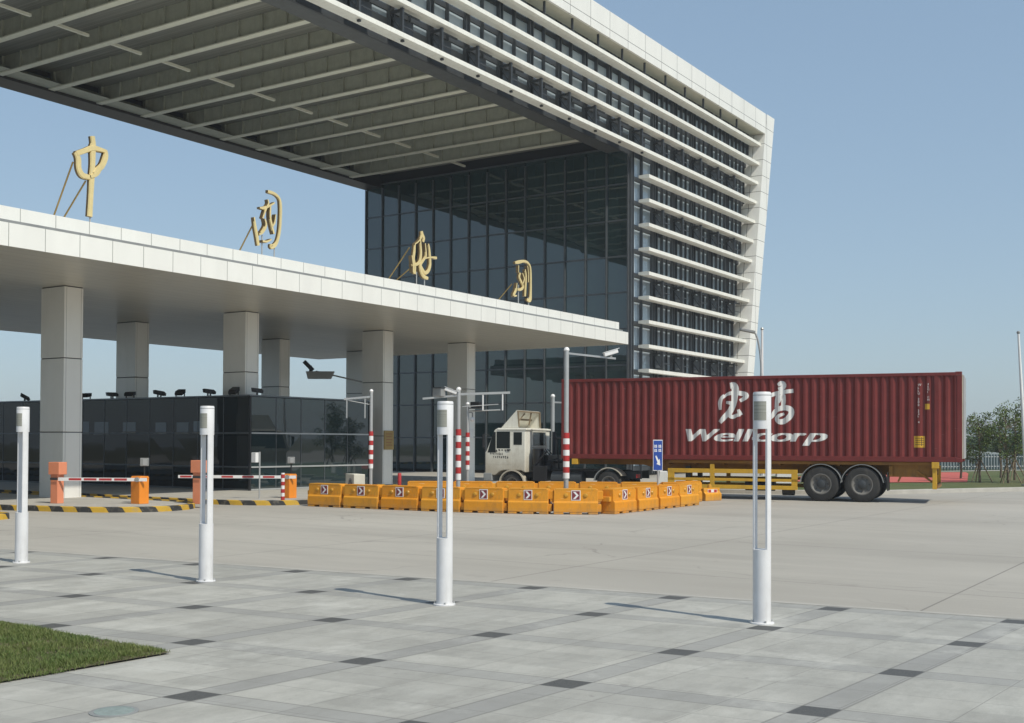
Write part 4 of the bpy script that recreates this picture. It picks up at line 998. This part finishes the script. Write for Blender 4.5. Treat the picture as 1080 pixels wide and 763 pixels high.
def cctv(loc, rz, label, s=1, tilt=-.25, mat='white_paint', name='surveillance_camera', under=True):
    t = thing(name, label, 'camera', loc, rz)
    ct, st = math.cos(tilt), math.sin(tilt)
    def rt(m):
        m.v = [((v[0]*ct - v[2]*st)*s, v[1]*s, (v[0]*st + v[2]*ct)*s+(.13*s if under else -.13*s)) for v in m.v]; return m
    b = obj('housing', rt(MB().box((-.24,-.07,-.06),(.22,.07,.06))), M[mat], t, bevel=.012)
    obj('sun_shield', rt(MB().box((-.26,-.085,.061),(.28,.085,.075))), M[mat], t)
    obj('lens', rt(MB().box((.221,-.05,-.045),(.226,.05,.045))), M['cab_glass'], t)
    obj('bracket', MB().box((-.03*s,-.03*s,0 if under else -.1*s),(.03*s,.03*s,.12*s if under else 0)), M['steel_grey'], t)
    return t
LAT = Vector((.55,-.835,0))       # picture-right along the ground
def at(p, lat, z): return (p[0]+LAT.x*lat, p[1]+LAT.y*lat, z)
def lat_local(lat, z, dy=0): return (LAT.x*lat, LAT.y*lat, z)
# pole A before the column with the brass plaque
A = (23.77, 20.2)
p = pole('camera_pole', 'banded red and white pole with a short arm, beside the column with the plaque', A, 3.1, (1.0, 2.0, 4))
obj('arm', MB().bar(lat_local(0,2.93), lat_local(-.73,2.86), .05, .05), M['galv'], p)
for l in (-.66, -.17): obj('hanging_rod', MB().tube([lat_local(l,2.9), lat_local(l,2.35)], .018, 8), M['galv'], p)
obj('brace', MB().tube([lat_local(-.7,2.84), lat_local(-.05,2.72)], .012, 6), M['galv'], p)
# pole B, with camera
B = (24.6, 17.9)
p = pole('camera_pole', 'taller red and white pole with a long arm and cameras, left of the truck cab', B, 3.13, (.72, 2.06, 4), .055)
obj('arm', MB().bar(lat_local(0,2.98), lat_local(1.36,3.03), .05, .06), M['galv'], p)
obj('arm', MB().bar(lat_local(0,2.95), lat_local(-.95,2.86), .05, .05), M['galv'], p)
obj('brace', MB().tube([lat_local(.1,2.65), lat_local(1.05,2.72)], .012, 6), M['galv'], p)
for l in (.64, 1.16): obj('hanging_rod', MB().tube([lat_local(l,3.0), lat_local(l,2.56)], .02, 8), M['white_paint'], p)
cctv(at(B,-.2,2.97), R(-60), 'white surveillance camera on the left arm of the tall banded pole', .75, -.35)
q = thing('control_box', 'small dark control box on the left arm of the banded pole', 'box', at(B,-.52,2.90))
obj('casing', MB().box((-.1,-.14,.02),(.1,.14,.24)), M['steel_grey'], q, bevel=.01); obj('hood', MB().box((-.13,-.17,.242),(.13,.17,.262)), M['dark_steel'], q)
# pole C behind
Cc = (27.25, 19.5)
p = pole('camera_pole', 'thinner red and white pole right behind the tall one, before the sunlit column', Cc, 2.85, (.92, 2.0, 4), .045)
obj('arm', MB().tube([lat_local(0,2.62), lat_local(.95,2.66)], .018, 8), M['galv'], p)
q = thing('spotlight', 'black spotlight beside the top of the thin banded pole', 'spotlight', at(Cc,.12,2.72)); 
obj('housing', MB().box((-.12,-.34,0),(.12,-.02,.17)), M['black'], q, bevel=.02); obj('yoke', MB().box((-.14,-.38,-.03),(.14,.02,-.004)), M['dark_steel'], q)
q = thing('dome_camera', 'white dome camera hanging from the thin banded pole', 'camera', at(Cc,.14,2.38)); obj('dome', ball((0,0,0),.075), M['white_paint'], q, smooth=True); obj('neck', MB().tube([(0,0,.06),(0,0,.2)], .02, 8).tube([(0,0,.2),(-.07,.1,.2)], .015, 6), M['steel_grey'], q)
# pole D, tall, with camera arm right
D = (24.51, 14.54)
p = pole('camera_pole', 'tallest red and white pole, before the left end of the container', D, 4.03, (.83, 1.96, 4), .06)
obj('arm', MB().bar(lat_local(0,3.93), lat_local(1.22,3.80), .045, .045), M['galv'], p)
cctv(at(D,1.1,3.84), R(-42), 'white surveillance camera at the end of the tallest pole arm', .8, .3)
# pole E behind the cab
E_ = (38.4, 23.4)
p = pole('plain_pole', 'plain white pole rising behind the truck cab', E_, 3.55, None, .075, group=None)
obj('arm', MB().bar(lat_local(0,3.3), lat_local(.5,3.28), .06, .06), M['galv'], p)
# cameras reaching out from the columns
def arm_camera(p0, p1, label, mat='steel_grey'):
    t = thing('bracket_camera', label, 'camera', p0)
    d = Vector(p1)-Vector(p0)
    obj('arm', MB().tube([(0,0,0), tuple(d)], .035, 8), M['steel_grey'], t)
    e = d; u = Vector((LAT.x, LAT.y, 0))
    h = MB()
    for (a, b, c, dd) in ((-.35,.42,-.32,.0),): 
        P_ = [e+u*a+Vector((0,0,c)), e+u*(b+.2)+Vector((0,0,c)), e+u*(b+.35)+Vector((0,0,dd)), e+u*(a-.08)+Vector((0,0,dd))]
    n_ = Vector((.835,.55,0))*.13
    vs = [tuple(v-n_) for v in P_]+[tuple(v+n_) for v in P_]
    h.add(vs, [(0,1,2,3),(7,6,5,4),(0,4,5,1),(1,5,6,2),(2,6,7,3),(3,7,4,0)])
    obj('housing', h, M['galv'], t)
    obj('lamp', MB().bar(tuple(e+u*(-.15)+Vector((0,0,.05))), tuple(e+u*(-.52)+Vector((0,0,.42))), .22, .16), M['dark_steel'], t)
    obj('knuckle', MB().tube([tuple(e+u*(-.25)+Vector((0,0,-.05))), tuple(e+u*(-.25)+Vector((0,0,.25)))], .06, 8), M['black'], t)
arm_camera((42.2,36.2,4.55), (36.4,34.0,4.72), 'grey traffic camera on a thin arm reaching left from the rear column')
arm_camera((20.9,46.2,4.25), (25.0,41.9,4.35), 'dark traffic camera at the left edge of the picture, above the booth')
obj_ = thing('rear_bracket_post', 'thin dark post under the canopy at the left edge that carries a traffic camera', 'post', (20.9,46.2,0))
obj('post', MB().lathe([(.08,0),(.08,6.09)], (0,0,0), 'z', 12), M['dark_steel'], obj_); obj('foot', MB().box((-.2,-.2,0),(.2,.2,.02)), M['dark_steel'], obj_)

# small red and white bollards
for i, (l, lab) in enumerate((((26.6,21.5),'short red and white bollard between the two right columns'), ((27.55,20.1),'short red and white bollard just left of the tall banded pole'))):
    t = thing('bollard', lab, 'bollard', (*l, 0), 0, 'short bollards behind the barriers')
    obj('post', MB().lathe([(.05,0),(.05,.42)], (0,0,0), 'z', 14), M['white_paint'], t, smooth=True)
    obj('band', MB().lathe([(.055,.42),(.055,.78),(.045,.8)], (0,0,0), 'z', 14), M['red'], t, smooth=True)
    obj('base', MB().lathe([(.09,0),(.09,.02)], (0,0,0), 'z', 14), M['dark_steel'], t)
t = thing('banded_post', 'short maroon and white banded post in front of the right gate cabinet', 'post', (22.75, 22.45, .1))
obj('post', MB().lathe([(.05,0),(.05,.76)], (0,0,0), 'z', 14), M['white_paint'], t, smooth=True)
for i in range(4): obj('band', MB().lathe([(.054,.02+.2*i),(.054,.12+.2*i)], (0,0,0), 'z', 14), M['red'], t, smooth=True)

# white notice box on the right column, plaque, AC unit
t = thing('junction_box', 'small white box on the column behind the banded poles', 'box', (41.1, 29.31, 1.9))
obj('casing', MB().box((-.62+.0,-.0,0),(-.16,-.0,0)).box((-.2,-.14,0),(.12,-.001,.42)), M['white_paint'], t, bevel=.01); obj('lid', MB().box((-.17,-.15,.03),(.09,-.141,.39)), M['white_paint'], t)
t = thing('brass_plaque', 'square brass plaque on the sunlit face of the column', 'plaque', (34.74, 28.90, 1.42))
obj('plate', MB().box((.02,-.035,0),(.60,-.004,.74)), M['brass'], t, bevel=.006)
lm = MB()
for i in range(5): lm.box((.14+.0*i,-.037,.60-.11*i),(.50-.04*(i%2),-.0355,.63-.11*i))
obj('engraved_lines', lm, simple('engraving', (.28,.10,.05), .6), t)
t = thing('air_conditioner', 'cream outdoor air conditioner unit behind the leftmost barriers', 'air conditioner', (24.4, 21.3, 0), R(-123))
obj('casing', MB().box((-.42,-.16,.1),(.42,.16,.82)), M['ac'], t, bevel=.012)
obj('fan_grille', MB().lathe([(.24,-.166),(.24,-.161)], (.08,0,.47), 'y', 28), M['steel_grey'], t)
fb = MB()
for i in range(5):
    a = 2*math.pi*i/5; fb.add([(.08,-.168,.47),(.08+.2*math.cos(a),-.1685,.47+.2*math.sin(a)),(.08+.2*math.cos(a+.8),-.1685,.47+.2*math.sin(a+.8))], [(0,1,2)])
obj('fan_blades', fb, M['dark_steel'], t)
for x in (-.34,.34): obj('foot', MB().box((x-.04,-.17,0),(x+.04,.17,.10)), M['steel_grey'], t)

# blue sign
SG = (27.6, 13.55)
t = thing('direction_sign', 'blue sign with white characters and arrow on a thin post before the container', 'sign', (*SG, 0), R(-52))
obj('post', MB().lathe([(.028,0),(.028,1.0)], (0,0,0), 'z', 12), M['galv'], t, smooth=True)
pn = obj('panel', MB().box((-.16,-.012,.98),(.145,.012,1.80)), M['white_paint'], t, bevel=.004)
pn.scale.x = .84
obj('blue_face', MB().box((-.145,-.015,1.0),(.13,-.0125,1.78)), M['blue'], pn)
mk = MB()
for cx in (-.075, .06):   # two blocky characters, two rows
    for z in (1.60, 1.49):
        mk.box((cx-.045,-.017,z),(cx+.045,-.0155,z+.02)); mk.box((cx-.04,-.0172,z+.04),(cx+.04,-.0157,z+.055))
        mk.box((cx-.045,-.0174,z-.01),(cx-.028,-.0159,z+.07)); mk.box((cx+.005,-.0176,z-.01),(cx+.022,-.0161,z+.075))
obj('characters', mk, M['white_paint'], pn)
ar = MB().prism([(-.09,1.36),(-.06,1.39),(.02,1.26),(.05,1.30),(.07,1.12),(-.05,1.16),(-.02,1.20)], -.0172, -.0157)
obj('arrow', ar, M['white_paint'], pn)

# ------------------------------------------------------------------ boom gates
def boom(cab, tip, lab, h=.78):
    t = thing('boom_gate', lab, 'boom barrier', (cab[0], cab[1], .1), 0, 'boom gates of the entry lanes')
    d = Vector((tip[0]-cab[0], tip[1]-cab[1], 0)); L = d.length; u = d.normalized(); nrm = Vector((-u.y, u.x, 0))
    if nrm.x > 0: nrm = -nrm
    H = h-.1
    cb = obj('cabinet', MB().box((-.15,-.17,0),(.15,.17,H-.03)), M['orange'], t, bevel=.012)
    obj('cap', MB().prism([(-.16,H-.029),(.16,H-.029),(.12,H+.03),(-.12,H+.03)], -.18, .18), M['orange'], t, bevel=.008)
    obj('door', MB().box((-.153,-.14,.05),(-.151,.14,H-.12)), M['orange'], cb)
    c = nrm*.2
    z = H-.055
    arm = obj('arm', MB().bar(tuple(c-u*.25+Vector((0,0,z))), tuple(c+u*L+Vector((0,0,z))), .03, .085), M['white_paint'], t)
    for k in range(5):
        a = L*(.1+.19*k)+.05
        if a+.3 > L+.02: break
        obj('red_stripe', MB().bar(tuple(c+u*a+Vector((0,0,z))), tuple(c+u*(a+.33)+Vector((0,0,z))), .034, .055), M['red'], arm)
    obj('pivot', MB().tube([tuple(c*.7+Vector((0,0,z))), tuple(c*1.15+Vector((0,0,z)))], .06, 12), M['steel_grey'], t)
    return t
boom((19.45,24.25), (18.40,26.05), 'left boom gate, arm reaching to the salmon post beside the column')
boom((24.0,23.45), (22.35,26.1), 'right boom gate, arm crossing in front of the glass booth', .76)
def salmon_post(p, lab, h=1.16):
    t = thing('arm_rest_post', lab, 'post', (*p, .1), R(10), 'salmon posts that receive the boom arms')
    obj('column', MB().box((-.11,-.12,0),(.11,.12,h-.42)), M['salmon'], t, bevel=.01)
    obj('head', MB().box((-.14,-.19,h-.42),(.14,.17,h-.1)), M['salmon'], t, bevel=.012)
    obj('slot', MB().box((-.145,-.16,h-.56),(-.141,.1,h-.5)), M['dark_steel'], t)
salmon_post((18.3,26.05), 'salmon post in front of the left clad column')
salmon_post((20.35,23.05), 'salmon post right beside the second lamp post from the left', 1.22)
def reader(p, lab, h0, h1):
    t = thing('card_reader', lab, 'card reader', (*p, .1), R(-57), 'card readers behind the gate cabinets')
    obj('stem', MB().lathe([(.02,0),(.02,h0)], (0,0,0), 'z', 10), M['black'], t)
    hd = obj('head', MB().box((-.10,-.06,h0-.02),(.10,.06,h1)), M['steel_grey'], t, bevel=.012)
    obj('face', MB().box((-.02,-.063,h0+.0),(.085,-.061,h1-.03)), M['galv'], hd)
reader((19.75,24.45), 'grey card reader above the left gate cabinet', .98, 1.17)
reader((24.35,23.7), 'grey card reader above the right gate cabinet', 1.0, 1.17)
t = thing('notice_post', 'thin grey post with a small white notice box in front of the booth', 'sign', (23.2, 23.8, .1))
obj('post', MB().lathe([(.022,0),(.022,1.32)], (0,0,0), 'z', 10), M['galv'], t, smooth=True)
obj('notice_box', MB().box((-.13,.03,1.02),(.03,.20,1.30)), M['white_paint'], t, bevel=.008)

# ------------------------------------------------------------------ things on the right: lamp, masts, blocks
t = thing('street_lamp', 'curved street lamp against the white end wall of the gate building', 'street lamp', (54.0, 20.9, 0))
pts = [(0,0,0),(0,0,5.0)]+[tuple(Vector((-LAT.x*.42*(1-math.cos(a)), -LAT.y*.42*(1-math.cos(a)), 5.0+2.25*math.sin(a)))) for a in [R(10*i) for i in range(1,10)]]
obj('pole', MB().tube(pts, [.09]+[.07]+[.05]*9, 10), M['galv'], t, smooth=True)
e = Vector(pts[-1]); hd = MB()
hd.bar(tuple(e+Vector((LAT.x*.1,LAT.y*.1,-.05))), tuple(e-LAT*.62+Vector((0,0,.1))), .3, .14)
obj('lamp_head', hd, M['steel_grey'], t, bevel=.03)
t = thing('slim_mast', 'slim white mast seen just right of the end wall above the container', 'mast', (57.2, 22.1, 0))
obj('mast', MB().lathe([(.09,0),(.06,7.65)], (0,0,0), 'z', 10), M['white_paint'], t); obj('tip', ball((0,0,7.7),.09), M['galv'], t)
t = thing('flag_mast', 'white tapering mast at the right edge beside the young trees', 'mast', (48.62, 7.95, .12))
tl = Vector((48.37,8.25,6.1))-Vector((48.62,8.0,.12))
obj('mast', MB().tube([(0,0,0), tuple(tl*.5), tuple(tl)], [.09,.065,.04], 12), M['white_paint'], t, smooth=True); obj('tip', ball(tuple(tl),.07), M['steel_grey'], t)
obj('base', MB().lathe([(.2,0),(.2,.05),(.11,.06)], (0,0,0), 'z', 16), M['steel_grey'], t)
for i, (x, y, w, hgt, lab) in enumerate(((41.2,20.0,.42,.5,'small pale concrete block seen left of the blue sign post, below the trailer'),(42.0,18.9,.95,.5,'pale concrete block seen through the left of the yellow guard'),(44.1,16.1,.75,.52,'pale concrete block seen through the right end of the yellow guard'))):
    t = thing('concrete_block', lab, 'block', (x, y, .12), R(-58))
    obj('block', MB().prism([(-w/2,0),(w/2,0),(w/2-.06,hgt),(-w/2+.06,hgt)], -.15, .15), M['white_paint'], t, bevel=.02)
    obj('plinth', MB().box((-w/2-.04,-.2,-.12),(w/2+.04,.2,.0)), M['kerb'], t)

# ------------------------------------------------------------------ vegetation
def leaves(n, center, rad, size, rnd, squash=1.0):
    vs = []; fs = []
    for i in range(n):
        while True:
            p = Vector((rnd.uniform(-1,1), rnd.uniform(-1,1), rnd.uniform(-1,1)))
            if p.length < 1: break
        p = Vector((p.x*rad, p.y*rad, p.z*rad*squash))+Vector(center)
        a = Vector((rnd.gauss(0,1), rnd.gauss(0,1), rnd.gauss(0,1))).normalized(); b = a.cross(Vector((rnd.gauss(0,1), rnd.gauss(0,1), rnd.gauss(0,1)))).normalized()
        s = size*rnd.uniform(.6,1.3); k = len(vs)
        vs += [tuple(p-a*s), tuple(p+b*s*.45), tuple(p+a*s), tuple(p-b*s*.45)]; fs.append((k,k+1,k+2,k+3))
    return vs, fs
def tree(loc, h, label, seed, spread=.9, stakes=True, leaf='leaf', dens=1.0, group='young trees beside the kerb', low=.32):
    rnd = random.Random(seed); t = thing('young_tree', label, 'tree', loc, 0, group)
    tr_ = MB(); pts = [(0,0,0)]; x = y = 0
    for i in range(1,7):
        x += rnd.uniform(-.05,.05); y += rnd.uniform(-.05,.05); pts.append((x, y, h*.92*i/6))
    tr_.tube(pts, [.055,.05,.045,.038,.03,.02,.01], 8)
    cl = MB(); n = int(16*dens)
    for i in range(n):
        f = low+(1-low)*(i+.5)/n; z = h*f; a = rnd.uniform(0, 6.28); w = spread*(1-((f-.5)/.62)**2)**.5 if abs(f-.5) < .62 else .2
        rr = w*rnd.uniform(.35,1.0); tip = (math.cos(a)*rr, math.sin(a)*rr, z+rnd.uniform(.05,.3))
        base = (pts[min(6, int(f*5))][0], pts[min(6, int(f*5))][1], z-rnd.uniform(.2,.45))
        tr_.tube([base, ((base[0]+tip[0])/2, (base[1]+tip[1])/2, (base[2]+tip[2])/2+.05), tip], [.022,.014,.006], 5)
        v, f_ = leaves(int(105*dens), tip, rnd.uniform(.2,.42), .052, rnd, .9); cl.add(v, f_)
        v, f_ = leaves(int(30*dens), ((base[0]+tip[0])/2, (base[1]+tip[1])/2, (base[2]+tip[2])/2), .25, .05, rnd); cl.add(v, f_)
    obj('trunk', tr_, M['bark'], t, smooth=True, fixn=False); obj('crown', cl, M[leaf], t, fixn=False)
    if stakes:
        for k in range(3):
            a = 2*math.pi*k/3+seed; obj('stake', MB().tube([(.5*math.cos(a), .5*math.sin(a), 0), (.04*math.cos(a), .04*math.sin(a), .95)], .025, 6), M['stake'], t)
tree((51.3,9.1,.12), 2.95, 'leafy young tree with tripod stakes nearest to the right mast', 5, .95)
tree((51.7,10.3,.12), 2.7, 'young tree with a bent thin trunk, midway between container and mast', 11, .75)
tree((52.6,8.3,.12), 3.5, 'young tree at the right edge, partly behind the white mast', 23, .85)
tree((56.5,12.1,.12), 2.3, 'smaller dark young tree just right of the container', 31, .7, False, 'leaf2', .8)
tree((59.5,10.9,.12), 3.1, 'thin tall young tree behind the staked ones, with airy top', 41, .7, False, 'leaf2', .6)
tree((55.6,9.6,.12), 3.3, 'dark green young tree between the two staked trees', 47, .85, True, 'leaf2', .8)
# low fence and pale greenhouse behind the grass
fn = thing('picket_fence', 'low grey-blue picket fence beyond the running track', 'fence', (74, 16.1, .12))
P0, P1 = Vector((64.5,21.5,.12)), Vector((84.0,10.4,.12)); off = Vector((74,16.1,.12)); m = MB(); n = 90
for i in range(n):
    q = P0.lerp(P1, i/(n-1))-off; m.box((q.x-.02,q.y-.06,0),(q.x+.02,q.y+.06,1.0))
obj('pickets', m, simple('fence_bluegrey', (.10,.14,.15), .7), fn)
for z in (.25,.85): obj('rail', MB().bar(tuple(P0-off+Vector((0,0,z))), tuple(P1-off+Vector((0,0,z))), .05, .06), M['galv'], fn)
gh = thing('greenhouse', 'low pale round-roofed greenhouse behind the picket fence', 'greenhouse', (86, 18.2, .12), R(-75))
n = 12; arc = [(-3.2,0)]+[(3.2*math.cos(math.pi-math.pi*i/n), .45+.75*math.sin(math.pi*i/n)) for i in range(n+1)]+[(3.2,0)]
obj('cover', MB().prism(arc, -6, 6, axis='y'), simple('greenhouse_film', (.48,.52,.54), .4), gh, smooth=True)
obj('end_frame', MB().box((-3.2,-6.06,0),(-3.1,-6.01,.5)).box((3.1,-6.06,0),(3.2,-6.01,.5)).box((-.5,-6.06,0),(-.42,-6.01,1.1)).box((.42,-6.06,0),(.5,-6.01,1.1)), M['steel_grey'], gh)
# distant wood: reads as one mass
rnd = random.Random(77); m = MB()
for i in range(330):
    f = i/330; a = R(33.4-2+ (-26)*f) + rnd.uniform(-.01,.01); d = rnd.uniform(125,160)
    hh = rnd.uniform(1.9,3.4)
    v, fcs = leaves(170, (d*math.cos(a), d*math.sin(a), hh*.5), rnd.uniform(1.4,2.4), .30, rnd, hh*.28); m.add(v, fcs)
tag(obj('distant_wood', m, M['leaf2'], fixn=False), 'hazy dark wood along the horizon right of the container', 'wood', kind='stuff')
for i, (ang, d, w, hgt, lab) in enumerate(((9.6,175,14,4.2,'far white farm building above the wood, right of the container'),(8.2,180,9,4.8,'far white building with a grey roof behind the young trees'))):
    a = R(ang); t = thing('farm_building', lab, 'building', (d*math.cos(a), d*math.sin(a), 0), R(ang-90), None)
    obj('wall', MB().box((-w/2,-3,0),(w/2,3,hgt)), M['white_paint'], t)
    rf = obj('roof', MB().prism([(-3.3,hgt),(3.3,hgt),(0,hgt+.9)], -w/2-.3, w/2+.3, axis='x'), M['steel_grey'], t)
    for k in range(3): 
        obj('window', MB().box((-w*.35+k*w*.3,-3.05,hgt*.55),(-w*.35+k*w*.3+1.2,-3.01,hgt*.8)), M['cab_glass'], t)

# lawn at the lower left
def inside(x, y): return x < lawn_r(y) and y > 7.36+(6.25-x)*.03
def lawn_r(y): return 6.22+(y-7.3)*.055
lp = [(-6,7.75),(4.75,7.42),(6.2,7.34),(6.38,9.9),(6.6,14),(6.8,24),(-6,24)]
sheet('lawn_soil', lp, .02, M['soil'])
rnd = random.Random(9); vs = []; fs = []
def blade(x, y, h, w):
    a = rnd.uniform(0, 6.28); dx, dy = math.cos(a)*w, math.sin(a)*w; lx, ly = rnd.gauss(0,.45)*h, rnd.gauss(0,.45)*h; k = len(vs)
    vs.extend([(x-dx,y-dy,.015),(x+dx,y+dy,.015),(x+dx*.6+lx*.4,y+dy*.6+ly*.4,.015+h*.6),(x-dx*.6+lx*.4,y-dy*.6+ly*.4,.015+h*.6),(x+lx,y+ly,.015+h)])
    fs.append((k,k+1,k+2,k+3)); fs.append((k+3,k+2,k+4))
import mathutils
for i in range(150000):
    y = 7.3+rnd.random()**1.25*6.2; x = 6.7-rnd.random()**1.15*3.6
    wob = .035*mathutils.noise.noise(Vector((x*3, y*3, 7)))+.012*rnd.gauss(0,1)
    if not inside(x+wob, y+wob): continue
    nz = mathutils.noise.noise(Vector((x*2.2, y*2.2, 0))); n2 = mathutils.noise.noise(Vector((x*9, y*9, 3)))
    if n2 < -.2 and rnd.random() < .75: continue
    edge = min(lawn_r(y)-x, y-7.36-(6.25-x)*.03)
    blade(x, y, (.042+.026*nz+.012*n2)*rnd.uniform(.6,1.3)*(1 if edge > .08 else .55), .0028)
g_ = MB(); g_.v = vs; g_.f = fs
m_, t_, b_s = nmat('lawn_blades')
ge = N(t_, 'ShaderNodeNewGeometry'); f1 = ramp(t_, noise(t_, 1.6, 4), .35, .65)
ca = mixc(t_, f1, (.055,.145,.022), (.14,.19,.045)); cb_ = mixc(t_, ge.outputs['Random Per Island'], tuple([.035,.06,.012]), tuple([.27,.25,.12]))
t_.links.new(mixc(t_, .45, ca, cb_), b_s.inputs['Base Color']); b_s.inputs['Roughness'].default_value = .6; b_s.inputs['Specular IOR Level'].default_value = .3
tag(obj('lawn_grass', g_, m_, fixn=False), 'short green lawn grass at the lower left of the paved plaza', 'grass', kind='stuff')

# ------------------------------------------------------------------ air
hz = MB().box((-1600,-1600,-1.5),(1600,1600,26))
hm = bpy.data.materials.new('haze'); hm.use_nodes = True; ht = hm.node_tree; ht.nodes.clear()
ho = ht.nodes.new('ShaderNodeOutputMaterial'); hv = ht.nodes.new('ShaderNodeVolumePrincipled')
hv.inputs['Density'].default_value = .0006; hv.inputs['Color'].default_value = (.85,.92,1,1); hv.inputs['Anisotropy'].default_value = 0
ht.links.new(hv.outputs[0], ho.inputs['Volume'])
tag(obj('haze', hz, hm), 'thin summer haze over the whole yard', 'haze', kind='stuff')
